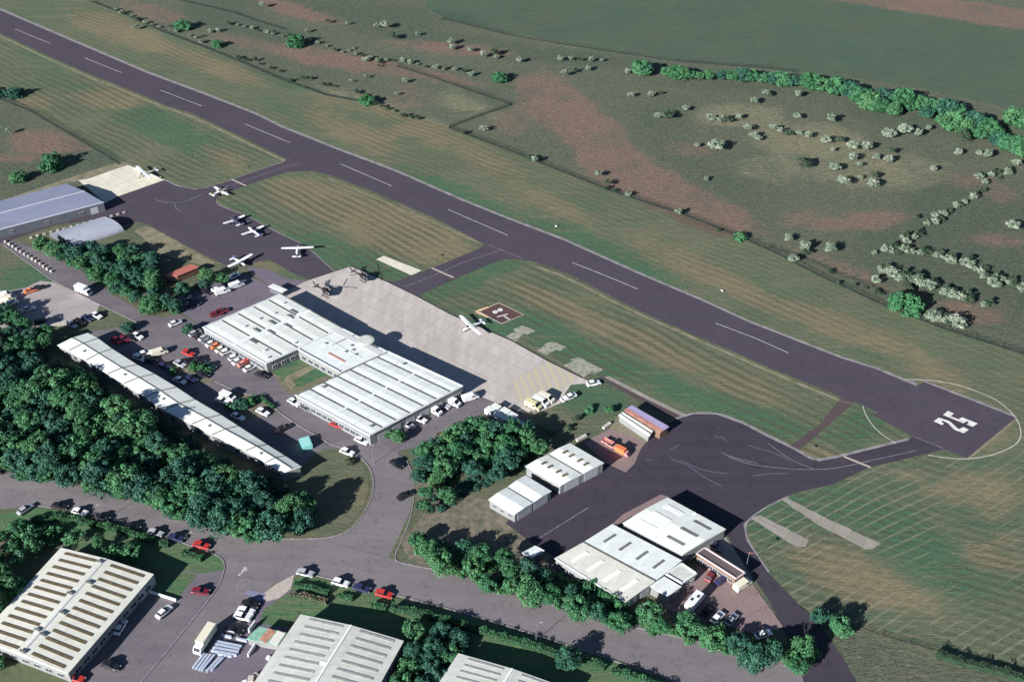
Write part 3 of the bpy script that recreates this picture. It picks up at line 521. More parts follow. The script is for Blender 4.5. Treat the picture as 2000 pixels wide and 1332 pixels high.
class Bld:
    """roof quad given at its real eave height; u runs A>B, v runs A>D"""
    def __init__(s, name, label, cat, quad, h, wallm=None, roofm=None, bays=1, axis='u', rise=.5, group=None, over=.25, thick=.22):
        s.h = h; s.q = [at(x, y, h) for x, y in quad]; s.bays = bays; s.axis = axis; s.rise = rise
        g = sum((at(x, y, h) for x, y in quad), Vector()) / 4
        s.o = empty(name, (g.x, g.y, 0), 0, label, cat, group); s.org = Vector((g.x, g.y, 0))
        s.lo = [p - s.org for p in s.q]
        cen = Vector((0, 0, h)); f = [p + (cen - p).normalized() * over * 1.4 for p in s.lo]; s.f = f
        b = MB(); b.prism([(p.x, p.y) for p in f], 0, h - .02)
        b.build('wall', wallm or M_wall, s.o)
        # roof: bays of shallow gables, ridge along the chosen axis
        b = MB(); n = bays * 2 if rise else 1
        def prof(t): return 0 if not rise else rise * (1 - abs(2 * ((t * bays) % 1.0) - 1)) if 0 < t < 1 else 0
        rows = []
        for i in range(n + 1):
            t = i / n; z = prof(t)
            a_, b_ = (s.P(0, t, z), s.P(1, t, z)) if axis == 'u' else (s.P(t, 0, z), s.P(t, 1, z))
            rows.append((a_, b_))
        for (a0, b0), (a1, b1) in zip(rows, rows[1:]):
            lo_ = [Vector((p.x, p.y, s.h - .02)) for p in (a0, b0, b1, a1)]; up = [p + Vector((0, 0, thick)) for p in (a0, b0, b1, a1)]
            b.add(lo_ + up, [(0, 3, 2, 1), (4, 5, 6, 7), (0, 1, 5, 4), (1, 2, 6, 5), (2, 3, 7, 6), (3, 0, 4, 7)])
        s.roof = b.build('roof', roofm or M_rW, s.o); s.thick = thick; s.prof = prof
    def P(s, u, v, dz=0):
        a, b, c, d = s.lo
        p = (a * (1 - u) + b * u) * (1 - v) + (d * (1 - u) + c * u) * v
        return Vector((p.x, p.y, s.h + dz))
    def Z(s, u, v):
        return (s.prof(v) if s.axis == 'u' else s.prof(u)) + s.thick
    def bar(s, name, u0, v0, u1, v1, w, hgt, m, parent=None, drop=0.0):
        a = s.P(u0, v0, s.Z(u0, v0) - drop); c = s.P(u1, v1, s.Z(u1, v1) - drop)
        d = (c - a); d.z = 0; d.normalize(); nn = Vector((-d.y, d.x, 0)) * w / 2; up = Vector((0, 0, hgt)); dn = Vector((0, 0, -.05))
        lo_ = [a + nn + dn, a - nn + dn, c - nn + dn, c + nn + dn]; hi = [q - dn + up for q in lo_]
        # follow the slope across the width
        b = MB(); b.add(lo_ + hi, [(0, 3, 2, 1), (4, 5, 6, 7), (0, 1, 5, 4), (1, 2, 6, 5), (2, 3, 7, 6), (3, 0, 4, 7)])
        return b.build(name, m, parent or s.roof)
    def light(s, u, v, lu, lv, m, name='rooflight', hgt=.12):
        """rooflight centred at u, v; lu/lv half extents in u and v"""
        pts = [(u - lu, v - lv), (u + lu, v - lv), (u + lu, v + lv), (u - lu, v + lv)]
        lo_ = [s.P(a, c, s.Z(a, c) - .1) for a, c in pts]; hi = [s.P(a, c, s.Z(a, c) + hgt) for a, c in pts]
        b = MB(); b.add(lo_ + hi, [(0, 3, 2, 1), (4, 5, 6, 7), (0, 1, 5, 4), (1, 2, 6, 5), (2, 3, 7, 6), (3, 0, 4, 7)])
        return b.build(name, m, s.roof)
    def openings(s, i, j, n, wd, z0, z1, name='window', m=None, t0=.04, t1=.96):
        """n windows or doors on the wall between roof corners i and j"""
        a, c = s.f[i].copy(), s.f[j].copy(); a.z = c.z = 0; d = (c - a); L = d.length; d.normalize()
        nrm = Vector((d.y, -d.x, 0)); 
        if nrm.dot((a + c) / 2) < 0: nrm = -nrm
        for k in range(n):
            t = t0 + (t1 - t0) * (k + .5) / n; p = a.lerp(c, t)
            rz = math.atan2(d.y, d.x)
            b = MB(); b.box((p.x + nrm.x * .03, p.y + nrm.y * .03, (z0 + z1) / 2), (wd, .10, z1 - z0), rz)
            o = b.build(name, m or M_glass, s.o)
            if name == 'window':
                b = MB(); w2 = wd + .16
                for zz in (z0 - .04, z1 + .04): b.box((p.x + nrm.x * .06, p.y + nrm.y * .06, zz), (w2, .14, .08), rz)
                for sx in (-1, 0, 1): b.box((p.x + nrm.x * .06 + d.x * sx * (wd / 2 + .04 if sx else 0), p.y + nrm.y * .06 + d.y * sx * (wd / 2 + .04 if sx else 0), (z0 + z1) / 2), (.07, .13, z1 - z0 - .01), rz)
                b.build('frame', M_frame, o)
            else:
                b = MB(); b.box((p.x + nrm.x * .1 + d.x * wd * .3, p.y + nrm.y * .1 + d.y * wd * .3, (z0 + z1) / 2), (.12, .08, .25), rz)
                b.build('handle', M_frame, o)

# terminal: three blocks round a lawn
tA = Bld('terminal_block', 'white roofed terminal wing beside the parked cars, northwest of the small lawn', 'building', [(395, 640), (548, 574), (670, 642), (520, 712)], 4.3, roofm=M_rW, bays=5, axis='v', rise=.12)
for k in range(1, 5):
    t = k / 5 + .02
    tA.bar('gutter', t, .03, t, .47, .5, .12, M_gut); tA.bar('gutter', t, .52, t, .97, .5, .12, M_gut)
tA.bar('ridge', .01, .5, .99, .5, 1.3, .18, M_ridge)
for u0, v0, u1, v1, mm, wd in ((0, .012, 1, .012, M_lgut, .4), (0, .988, 1, .988, M_lgut, .4), (.008, 0, .008, 1, M_lgut, .4), (.992, 0, .992, 1, M_gut, .4)): tA.bar('flashing', u0, v0, u1, v1, wd, .14, mm)
for u, v in ((.34, .44), (.55, .42), (.76, .46), (.18, .58), (.42, .56), (.62, .58), (.85, .4)): tA.light(u, v, .012, .05, M_skyd, 'vent', .35)
for u, v in ((.3, .3), (.5, .28), (.68, .3), (.15, .8), (.08, .93), (.45, .9), (.88, .2)): tA.light(u, v, .012, .012, M_lgut, 'roof_box', .5)
tA.openings(0, 3, 14, 1.7, 1.1, 2.4); tA.openings(3, 2, 8, 1.7, 1.1, 2.4); tA.openings(0, 3, 1, 1.2, 0, 2.2, 'door', M_door, .55, .59)
tB = Bld('terminal_block', 'low flat middle block of the terminal between the lawn and the concrete apron', 'building', [(581, 683), (670, 642), (758, 687), (665, 729)], 4.2, roofm=M_rW2, bays=1, axis='u', rise=0)
tB.bar('gutter', .5, .28, 1, .28, .0 + .35, .06, M_gut); tB.bar('flashing', .55, 0.03, .55, .9, .35, .08, M_lgut); tB.bar('parapet', .0, .02, .0, .98, .35, .35, M_ridge); tB.bar('parapet', .86, .02, .86, .98, 2.2, .1, M_rD if 0 else M_lgut)
tB.bar('red_flashing', .28, .42, .28, .8, .7, .1, mat('red_flashing', (.42, .2, .17), .8))
for u, v in ((.45, .18), (.62, .62), (.7, .5), (.55, .75), (.5, .58)): tB.light(u, v, .012, .02, M_skyd, 'vent', .4)
tB.light(.95, .75, .015, .07, M_skyd, 'vent', .3)
tB.openings(0, 3, 6, 1.8, 1.0, 2.4)
tC = Bld('terminal_block', 'large white roofed terminal wing with a grid of dark valleys, southeast of the lawn', 'building', [(576, 773), (758, 687), (905, 755), (722, 852)], 4.3, roofm=M_rW2, bays=7, axis='v', rise=.12)
for k in range(1, 7):
    t = k / 7 + (.0 if k != 6 else .01)
    tC.bar('gutter', t, .02, t, .485, .5, .12, M_gut); tC.bar('gutter', t, .515, t, .985, .5, .12, M_gut)
for v in (.24, .5, .76): tC.bar('flashing', .005, v, .995, v, .22 if v != .5 else .5, .10, M_lgut if v != .5 else M_ridge)
for u0, v0, u1, v1, mm in ((0, .01, 1, .01, M_gut), (0, .99, 1, .99, M_lgut), (.005, 0, .005, 1, M_ridge), (.995, 0, .995, 1, M_ridge)): tC.bar('flashing', u0, v0, u1, v1, .4, .16, mm)
for u, v in ((.24, .08), (.1, .9), (.93, .3)): tC.light(u, v, .01, .015, M_skyd, 'vent', .4)
tC.openings(0, 3, 12, 1.8, 1.1, 2.4); tC.openings(3, 2, 5, 3.2, 0, 2.7, 'roller_door', M_roller, .05, .8); tC.openings(3, 2, 3, 1.5, 1.1, 2.3, t0=.82, t1=.98)
# control tower drum
c = at(714.6, 664, 5.3); tw = empty('control_tower', (c.x, c.y, 0), 0, 'round control tower drum with a flat pale cap on the apron side of the terminal', 'tower')
def disc(b, r, z0, z1, n=28, r2=None):
    r2 = r2 or r
    return b.loft([[(r * math.cos(i * 2 * math.pi / n), r * math.sin(i * 2 * math.pi / n), z0) for i in range(n)], [(r2 * math.cos(i * 2 * math.pi / n), r2 * math.sin(i * 2 * math.pi / n), z1) for i in range(n)]])
b = MB(); disc(b, 2.3, 3.3, 4.2); b.build('drum', M_wall, tw); b = MB(); disc(b, 2.3, 4.2, 5.0, r2=2.5); b.build('window_band', M_glass, tw)
b = MB(); disc(b, 2.8, 5.0, 5.22); disc(b, 2.3, 5.22, 5.35); b.build('roof', M_rG, tw); b = MB(); b.tube((0, 0, 5.3), (0, 0, 7.2), .05); b.tube((.8, .3, 5.3), (.8, .3, 6.4), .04); b.build('aerial', M_frame, tw)
# long curved building
TOP = [(172, 651), (192, 662), (219, 682), (268, 713), (302, 731), (345, 757), (381, 781), (432, 811), (466, 833), (522, 869), (557, 891), (589, 912)]
BOT = [(112, 675), (134, 686), (168, 705), (210, 731), (242, 750), (283, 776), (320, 802), (375, 829), (414, 850), (480, 881), (519, 904), (552.5, 925)]
hl = 3.8; c = at(345, 790); lb = empty('long_building', (c.x, c.y, 0), 0, 'long narrow white roofed building that bends gently between the wood and the car park', 'building')
org = Vector((c.x, c.y, 0)); T = [at(*p, hl) - org for p in TOP]; B = [at(*p, hl) - org for p in BOT]
ins = lambda a, b_, k=.3: a + (b_ - a).normalized() * k
b = MB(); fT = [ins(t, q) for t, q in zip(T, B)]; fB = [ins(q, t) for t, q in zip(T, B)]; fT[0] = ins(fT[0], fT[1]); fB[0] = ins(fB[0], fB[1]); fT[-1] = ins(fT[-1], fT[-2]); fB[-1] = ins(fB[-1], fB[-2])
b.prism([(p.x, p.y) for p in fT + fB[::-1]], 0, hl - .02); b.build('wall', M_wall, lb)
b = MB(); up = Vector((0, 0, .2)); rz_ = Vector((0, 0, .55))
for i in range(len(T) - 1):
    m0, m1 = (T[i] + B[i]) / 2 + rz_, (T[i + 1] + B[i + 1]) / 2 + rz_
    for q in ((T[i], T[i + 1], m1, m0), (m0, m1, B[i + 1], B[i])):
        lo_ = [Vector((p.x, p.y, hl - .02)) for p in q]; hi = [p + up for p in q]
        b.add(lo_ + hi, [(0, 1, 2, 3), (7, 6, 5, 4), (0, 4, 5, 1), (1, 5, 6, 2), (2, 6, 7, 3), (3, 7, 4, 0)])
lroof = b.build('roof', M_rW, lb)
def seg(p, q, wd, m, name, par, z=.04):
    d = (q - p).normalized(); nn = Vector((-d.y, d.x, 0)) * wd / 2
    b = MB(); lo_ = [p + nn, p - nn, q - nn, q + nn]; b.add(lo_ + [x + Vector((0, 0, z)) for x in lo_], [(0, 3, 2, 1), (4, 5, 6, 7), (0, 1, 5, 4), (1, 2, 6, 5), (2, 3, 7, 6), (3, 0, 4, 7)])
    return b.build(name, m, par)
for i in range(len(T) - 1):
    m0, m1 = (T[i] + B[i]) / 2 + rz_, (T[i + 1] + B[i + 1]) / 2 + rz_; k = Vector((0, 0, .19))
    seg(m0 + k, m1 + k, .3, M_gut, 'ridge', lroof, .08)
    if i:
        seg(T[i] + k, m0 + k, .4, M_gut, 'joint', lroof, .07); seg(m0 + k, B[i] + k, .4, M_gut, 'joint', lroof, .07)
    if i in (1, 3, 5, 7, 9): p = B[i] * .7 + T[i] * .3 + (T[i + 1] - T[i]) * .5; b = MB(); b.box((p.x, p.y, hl + .65), (.7, .5, .5), RW); b.build('vent', M_skyd, lroof)
    a, c_ = fB[i], fB[i + 1]; d = (c_ - a).normalized(); nn = Vector((d.y, -d.x, 0)); rz = math.atan2(d.y, d.x)
    for t in (.25, .7):
        p = a.lerp(c_, t) + nn * .03; b = MB(); b.box((p.x, p.y, 1.75), (1.6, .1, 1.1), rz); b.build('window', M_glass, lb)
# blue-grey hangar and barrel hangar
hg = Bld('hangar', 'big blue grey hangar with a ridged roof at the left edge beside bright concrete', 'hangar', [(-110, 422), (130, 360), (204, 397), (-100, 477)], 3.6, M_wallG, M_rB, 1, 'u', .9)
hg.bar('ridge', 0, .5, 1, .5, .5, .1, M_lgut); hg.bar('flashing', 0, .98, 1, .98, .4, .1, M_lgut)
hg.openings(3, 2, 4, 1.6, 1.4, 2.2); hg.openings(3, 2, 1, 3.0, 0, 2.8, 'roller_door', M_roller, .88, .98)
q = [at(97, 462), at(197, 431), at(243, 452), at(143, 486)]; c = sum(q, Vector()) / 4
bh = empty('barrel_hangar', c, 0, 'arched corrugated metal hangar half hidden by the trees below the blue grey hangar', 'hangar')
q = [p - c for p in q]; b = MB(); rg = []
for t in [i / 16 for i in range(17)]:
    a = math.pi * t; k = (1 - math.cos(a)) / 2; z = 3.4 * math.sin(a)
    rg.append([q[0].lerp(q[3], k) + Vector((0, 0, z)), q[1].lerp(q[2], k) + Vector((0, 0, z))])
for r0, r1 in zip(rg, rg[1:]): b.add([r0[0], r0[1], r1[1], r1[0]], [(0, 1, 2, 3)])
b.build('shell', M_rQ, bh, smooth=True)
for e, nm, mm in ((0, 'end_wall', M_wallG), (1, 'door_wall', M_door)):
    b = MB(); pts = [r[e] * .995 for r in rg]; b.add(pts, [tuple(range(len(pts)))]); b.build(nm, mm, bh)
cn = Bld('canopy', 'small flat white canopy by the north corner of the terminal', 'canopy', [(524, 560), (534, 555), (562, 567), (552, 572)], 2.4, M_wallG, M_rW2, 1, 'u', 0)
rd = Bld('shed', 'small red roofed shed among the trees beside the apron', 'shed', [(320, 539), (371, 517), (389, 523), (345, 541)], 2.6, M_wallB, M_rR, 1, 'u', .3); rd.openings(0, 3, 2, .9, 1, 1.9)
# two small white hangars by the east apron
def lights_grid(B_, us, vs, lu, lv, m):
    for u in us:
        for v in vs: B_.light(u, v, lu, lv, m)
h1 = Bld('hangar', 'white roofed hangar with eight small brown rooflights on the west side of the east apron', 'hangar', [(1026, 911), (1113, 866), (1180, 905), (1094, 950)], 3.6, M_wall, M_rW, 2, 'v', .35)
h1.bar('gutter', .5, .01, .5, .99, .4, .05, M_gut); lights_grid(h1, (.26, .74), (.2, .38, .62, .8), .055, .032, M_skyb)
h2 = Bld('hangar', 'white hangar with a plain two bay roof at the east apron west corner', 'hangar', [(954, 976), (1026, 929), (1077.5, 960), (1005, 1006)], 3.4, M_wall, M_rW2, 2, 'v', .35)
h2.bar('gutter', .5, .01, .5, .99, .4, .05, M_gut)
for hh in (h1, h2): hh.openings(3, 2, 2, 5.2, 0, 3.4, 'hangar_door', M_roller, .05, .95); hh.openings(0, 3, 3, 1.2, 1.4, 2.3)
# south group
s1 = Bld('hangar', 'white roofed hangar with three white and three dark rooflights south of the east apron', 'hangar', [(1216, 1022), (1304, 972), (1418, 1034), (1333, 1084)], 4.0, M_wall, M_rW, 1, 'v', .5)
s1.bar('ridge', .0, .5, 1, .5, 1.2, .05, M_ridge) if 0 else None
b_ = s1
for u in (.2, .5, .8): s1.light(u, .26, .05, .15, M_skyw); s1.light(u, .74, .028, .14, M_skyd)
s1.bar('ridge', .01, .5, .99, .5, 1.0, .1, M_ridge)
s2 = Bld('workshop', 'white roofed workshop bay with four dark rooflights, wedged between two other white roofs', 'building', [(1139, 1059.5), (1196, 1024), (1332, 1095), (1280, 1135)], 3.7, M_wall, M_rW2, 1, 'u', .0)
s3 = Bld('workshop', 'cream roofed workshop bay with four white rooflights beside the roadside trees', 'building', [(1083, 1091), (1138, 1060), (1279, 1136), (1221, 1177)], 3.7, M_wall, M_rC, 1, 'u', .0)
for v in (.16, .38, .62, .85): s2.light(.52, v, .2, .018, M_skyd); s3.light(.5, v, .27, .024, M_skyw)
s2.bar('gutter', 0.01, .0, .01, 1, .5, .06, M_gut); s3.bar('flashing', .02, .02, .02, .98, .25, .1, M_lgut)
s4 = Bld('annexe', 'small white flat roofed annexe with a raised rim, nearer the dark roofed office', 'building', [(1299, 1122), (1331, 1100), (1362, 1121), (1332, 1141)], 3.2, M_wall, M_rG, 1, 'u', 0)
s5 = Bld('annexe', 'small plain pale roofed annexe against the corner of the cream roofed workshop', 'building', [(1269, 1145), (1297, 1126), (1331, 1146), (1304, 1165)], 3.2, M_wall, M_rW2, 1, 'u', 0)
for u0, v0, u1, v1 in ((0, .03, 1, .03), (0, .97, 1, .97), (.03, 0, .03, 1), (.97, 0, .97, 1)): s4.bar('parapet', u0, v0, u1, v1, .3, .3, M_ridge)
s4.openings(3, 2, 2, 1.3, 1, 2.1); s5.openings(3, 2, 2, 1.3, 1, 2.1)
s3.openings(3, 2, 2, 3.2, 0, 3.2, 'roller_door', M_roller); s3.openings(0, 3, 7, 1.4, 1.2, 2.4)
s6 = Bld('store', 'tiny white roofed store at the south tip of the east apron', 'shed', [(1019, 1080), (1045, 1066), (1064, 1076), (1038, 1090)], 2.6, M_wall, M_rW2, 1, 'u', .15); s6.openings(3, 2, 1, 1.2, 0, 2.0, 'door', M_door)
s7 = Bld('office', 'long narrow dark roofed office with a pink rim beside the brick coloured yard', 'building', [(1359, 1082), (1376, 1070), (1456, 1120), (1438, 1132)], 3.2, M_wallB, M_rD, 1, 'v', 0)
M_pk = mat('pink_coping', (.62, .5, .5), .7)
for u0, v0, u1, v1 in ((0, .01, 1, .01), (0, .99, 1, .99), (.03, 0, .03, 1), (.97, 0, .97, 1)): s7.bar('parapet', u0, v0, u1, v1, .3, .3, M_pk)
s7.openings(0, 3, 7, 1.3, 1, 2.2)
# striped building north of the pink yard
n1 = Bld('workshop', 'small workshop whose roof is striped lilac and red, north of the pink yard', 'building', [(1219, 801), (1234, 792), (1307, 834), (1291, 845)], 3.0, M_wallB, roof_mat('lilac_roof', (.36, .32, .55), (.42, .38, .56), RP, 1, (.36, .3, .42)), 1, 'v', 0)
n1.bar('red_panel', .14, .0, .14, 1, 1.5, .05, mat('faded_red_sheet', (.46, .22, .18), .8, noise=.25, nscale=.8))
n2 = Bld('lean_to', 'cream ribbed lean-to roof along the low side of the striped workshop', 'building', [(1208, 812), (1218, 805), (1277, 841), (1268, 853)], 2.3, M_wall, M_rC, 2, 'v', .25)
n2.bar('gutter', .5, 0, .5, 1, .25, .04, M_gut)
# factories at the bottom edge
f1 = Bld('factory', 'cream roofed factory with many rows of brown rooflights at the lower left corner', 'factory', [(-43, 1248), (119, 1070), (301, 1122), (133, 1316)], 4.0, M_wall, M_rC, 1, 'u', .9)
for i in range(13):
    u = .035 + i * .0765
    for v in (.26, .76): f1.light(u, v, .012, .175, M_skyb)
f1.bar('ridge', .0, .5, 1, .5, .5, .1, M_lgut)
for u, v in ((.02, .50), (.22, .46), (.42, .54), (.6, .46), (.74, .54), (.95, .47), (.2, .54)): f1.light(u, v, .009, .03, M_skyd, 'vent', .5)
f1.openings(3, 2, 10, 2.0, 1.2, 2.4); f1.openings(3, 2, 2, 3.4, 0, 3.4, 'roller_door', M_roller, .82, 1.0); f1.openings(0, 3, 7, 1.8, 1.2, 2.4)
f2 = Bld('factory', 'pale grey roofed factory with faint rooflight rows, middle one at the bottom edge', 'factory', [(443, 1411), (587, 1200), (789, 1252), (672, 1463)], 3.8, M_wall, M_rG, 1, 'u', .9)
for i in range(13):
    u = .97 - i * .0735
    for v in (.27, .76): f2.light(u, v, .010, .165, M_gut if 0 else mat('grey_rooflight', (.30, .31, .29), .6, noise=.15, nscale=1))
f2.bar('ridge', 0, .5, 1, .5, .5, .1, M_ridge); f2.bar('ridge', .62, .43, .62, .5, 1.0, .1, M_ridge); f2.openings(3, 2, 9, 1.8, 1.2, 2.4); f2.openings(0, 1, 9, 1.8, 1.2, 2.4)
f3 = Bld('factory', 'pale grey roofed factory cut off by the bottom edge, right of the other factories', 'factory', [(800, 1420), (895, 1276), (1110, 1345), (1030, 1480)], 3.6, M_wall, M_rG, 1, 'u', .8)
for i in range(11):
    u = .96 - i * .085
    for v in (.27, .76): f3.light(u, v, .011, .165, mat('grey_rooflight'))
f3.bar('ridge', 0, .5, 1, .5, .5, .1, M_ridge)
g1 = Bld('lean_to', 'low lean-to with green, rust and cream roof panels against the middle factory', 'shed', [(481, 1248), (506, 1224), (560, 1236), (544, 1260)], 2.4, M_wall, mat('green_sheet', (.22, .42, .32), .7, noise=.2, nscale=1), 1, 'v', 0)
g1.bar('rust_panel', .03, .5, .97, .5, 2.2, .05, mat('rust_sheet', (.45, .23, .16), .8, noise=.2, nscale=1)); g1.bar('cream_panel', .03, .83, .97, .83, 2.3, .06, M_rC)
# ------------------------------------------------------------ vehicles
PAL = {'white': (.78, .78, .78), 'silver': (.42, .43, .46), 'grey': (.17, .17, .19), 'black': (.02, .02, .025), 'navy': (.03, .035, .10), 'red': (.50, .04, .035), 'maroon': (.18, .02, .035), 'orange': (.70, .20, .08), 'salmon': (.62, .25, .22), 'yellow': (.66, .60, .34), 'green': (.03, .10, .07), 'cream': (.72, .69, .55)}
M_tyre = mat('tyre', (.02, .02, .02), .9); M_rim = mat('wheel_rim', (.4, .4, .42), .35, .8); M_cgl = mat('car_glass', (.015, .018, .025), .06, spec=.8)
M_lamp = mat('headlamp_glass', (.75, .75, .72), .15); M_tail = mat('tail_lamp_glass', (.4, .02, .02), .2); M_blackp = mat('black_plastic', (.03, .03, .03), .6)
def paint(cn):
    return mat('car_paint_' + cn, PAL[cn], .28, .0, spec=.5)
def ring_y(prof, y): return [(x, y, z) for x, z in prof]
def wheel(par, x, y, r, wd):
    b = MB(); b.tube((x, y - wd / 2, r), (x, y + wd / 2, r), r, n=14); w_ = b.build('wheel', M_tyre, par)
    b = MB(); s_ = 1 if y > 0 else -1; b.tube((x, y + s_ * (wd / 2 - .02), r), (x, y + s_ * (wd / 2 + .01), r), r * .6, n=10); b.build('rim', M_rim, w_)
PROTO = {}
def car_proto(kind, cn):
    k = (kind, cn)
    if k in PROTO: return PROTO[k]
    r = bpy.data.objects.new('car' if kind in ('car', 'estate') else {'van': 'van', 'pickup': 'pickup_truck', 'bus': 'motorhome'}[kind], None); C.objects.link(r)
    p = paint(cn)
    if kind in ('car', 'estate'):
        lo = [(-2.15, .28), (-2.2, .6), (-2.1, .82), (-1.45, .92), (1.0, .93), (1.95, .80), (2.2, .62), (2.22, .3)]
        W = .86
        b = MB(); b.loft([[(x * .97, -W, z if z < .7 else z - .05) for x, z in lo], [(x, -W * .9, z) for x, z in lo][:], [(x, W * .9, z) for x, z in lo], [(x * .97, W, z if z < .7 else z - .05) for x, z in lo]])
        b.build('body', p, r, bevel=.03)
        back = -1.95 if kind == 'estate' else -1.6
        cab = [(back, .90), (back + .25, 1.40), (.1, 1.42), (.95, .90)]; Wc = .74
        b = MB(); b.loft([[(x, -Wc, z) if z < 1 else (x * .93, -Wc * .84, z) for x, z in cab], [(x, Wc, z) if z < 1 else (x * .93, Wc * .84, z) for x, z in cab]]); b.build('cabin_glass', M_cgl, r)
        b = MB(); xa, xb = (back + .25) * .93, .1 * .93; b.box(((xa + xb) / 2, 0, 1.435), (xb - xa + .08, Wc * 1.72, .05)); b.build('roof', p, r, bevel=.015)
        wx = (-1.32, 1.35); wr = .32; L_ = 2.2; hz = .62; wy = .76
    elif kind == 'van':
        pr = [(-2.5, .35), (-2.52, 1.9), (-2.3, 2.1), (1.1, 2.1), (1.85, 1.3), (2.5, 1.1), (2.6, .8), (2.6, .35)]; W = .95
        b = MB(); b.loft([[(x, -W, z) if z < 1.5 else (x, -W * .92, z) for x, z in pr], [(x, W, z) if z < 1.5 else (x, W * .92, z) for x, z in pr]]); b.build('body', p, r, bevel=.04)
        b = MB(); b.add([(1.18, -.8, 2.04), (1.18, .8, 2.04), (1.86, .86, 1.34), (1.86, -.86, 1.34)], [(0, 1, 2, 3)])
        for s_ in (-1, 1): b.add([(.3, s_ * .965, 1.3), (1.5, s_ * .965, 1.3), (1.1, s_ * .91, 1.85), (.3, s_ * .91, 1.85)], [(0, 1, 2, 3)])
        b.build('cabin_glass', M_cgl, r)
        wx = (-1.6, 1.7); wr = .36; L_ = 2.6; hz = .75; wy = .84
    elif kind == 'pickup':
        b = MB(); b.box((-.1, 0, .62), (5.0, 1.74, .5)); b.box((1.95, 0, .92), (1.1, 1.66, .24)); b.build('body', p, r, bevel=.05)
        b = MB(); b.loft([[(x, -.8, z) if z < 1 else (x, -.68, z) for x, z in ((-.4, .86), (-.3, 1.5), (1.0, 1.5), (1.6, .86))], [(x, .8, z) if z < 1 else (x, .68, z) for x, z in ((-.4, .86), (-.3, 1.5), (1.0, 1.5), (1.6, .86))]]); b.build('cabin_glass', M_cgl, r)
        b = MB(); b.box((.35, 0, 1.53), (1.35, 1.36, .06)); b.build('roof', p, r)
        b = MB(); b.box((-1.5, .84, 1.0), (2.1, .07, .3)); b.box((-1.5, -.84, 1.0), (2.1, .07, .3)); b.box((-2.57, 0, 1.0), (.07, 1.7, .3)); b.build('load_bed', p, r)
        wx = (-1.6, 1.6); wr = .36; L_ = 2.5; hz = .75; wy = .8
    else:
        b = MB(); b.box((-.5, 0, 1.65), (5.4, 2.1, 2.5)); b.build('body', p, r, bevel=.12); b = MB(); b.loft([[(x, -.95, z) for x, z in ((2.15, .5), (2.15, 2.0), (2.6, 1.9), (3.2, 1.2), (3.3, .5))], [(x, .95, z) for x, z in ((2.15, .5), (2.15, 2.0), (2.6, 1.9), (3.2, 1.2), (3.3, .5))]]); b.build('cab', p, r, bevel=.05)
        b = MB(); b.add([(2.66, -.8, 1.86), (2.66, .8, 1.86), (3.17, .85, 1.28), (3.17, -.85, 1.28)], [(0, 1, 2, 3)]); b.build('cabin_glass', M_cgl, r)
        for x, y in ((-1.2, .3), (.5, -.4)): b = MB(); b.box((x, y, 2.96), (.7, .6, .12)); b.build('roof_vent', M_blackp, r)
        wx = (-1.7, 2.4); wr = .38; L_ = 3.3; hz = .85; wy = .88
    for x in wx:
        for s_ in (-1, 1): wheel(r, x, s_ * wy, wr, .22)
    for s_ in (-1, 1):
        b = MB(); b.box((L_ - .02, s_ * .62, hz), (.1, .3, .14)); b.build('headlight', M_lamp, r)
        b = MB(); b.box((-L_ + (.08 if kind == 'van' else .02 if kind == 'car' else .0) + (0 if kind != 'bus' else .1), s_ * .64, hz + .05), (.08, .24, .16)); b.build('tail_light', M_tail, r)
    PROTO[k] = r; KIDS[r.name] = list(r.children)
    for c_ in r.children: KIDS[c_.name] = list(c_.children)
    r['free'] = 1
    return r
def put_car(kind, cn, x, y, dx, dy, label, group, scale=1.08):
    p = car_proto(kind, cn)
    if p.get('free'): o = p; del p['free']
    else: o = copy_tree(p)
    o.location = at(x, y, 1.0) * Vector((1, 1, 0)) if 0 else Vector((*at(x, y, 1.0)[:2], .12))
    o.rotation_euler = (0, 0, heading(x, y, dx, dy)); o.scale = (scale,) * 3
    tag(o, label, {'car': 'car', 'estate': 'car', 'van': 'van', 'pickup': 'pickup truck', 'bus': 'motorhome'}[kind], group); return o
ORD = ['first', 'second', 'third', 'fourth', 'fifth', 'sixth', 'seventh', 'eighth', 'ninth', 'tenth', 'eleventh', 'twelfth', 'thirteenth', 'fourteenth', 'fifteenth']
def row(items, where, group):
    for i, (kind, cn, x, y, dx, dy) in enumerate(items):
        nm = {'car': 'car', 'estate': 'estate car', 'van': 'van', 'pickup': 'pickup', 'bus': 'motorhome'}[kind]
        put_car(kind, cn, x, y, dx, dy, f'{cn} {nm}, {ORD[i]} from the left {where}', group)
row([('estate', 'silver', 381, 649, 8, -4), ('car', 'black', 391, 653, 8, -4), ('car', 'silver', 400, 658, 8, -4), ('car', 'grey', 407, 664, 8, -4), ('car', 'white', 414, 669, 8, -4), ('car', 'orange', 424, 673, 8, -4), ('car', 'cream', 433, 680, 8, -4), ('estate', 'white', 443, 685, 9, -4), ('estate', 'white', 459, 696, 9, -4), ('car', 'white', 466, 704, 8, -4), ('car', 'salmon', 476, 708, 8, -4), ('car', 'red', 484, 704, 8, -4), ('car', 'white', 488, 717, 8, -4)], 'along the northwest terminal wing wall', 'cars along the terminal wing')
row([('car', 'black', 116, 987, 11, 2.2), ('car', 'white', 155, 998, 11, 2.5), ('car', 'black', 198, 1010, 11, 2.5), ('car', 'black', 257, 1028, 11, 2.5), ('car', 'silver', 303, 1039, 11, 2.8), ('car', 'navy', 343, 1049, 11, 2.8), ('car', 'red', 393, 1063, 11, 2.8)], 'along the main road above the cream factory', 'cars parked on the main road')
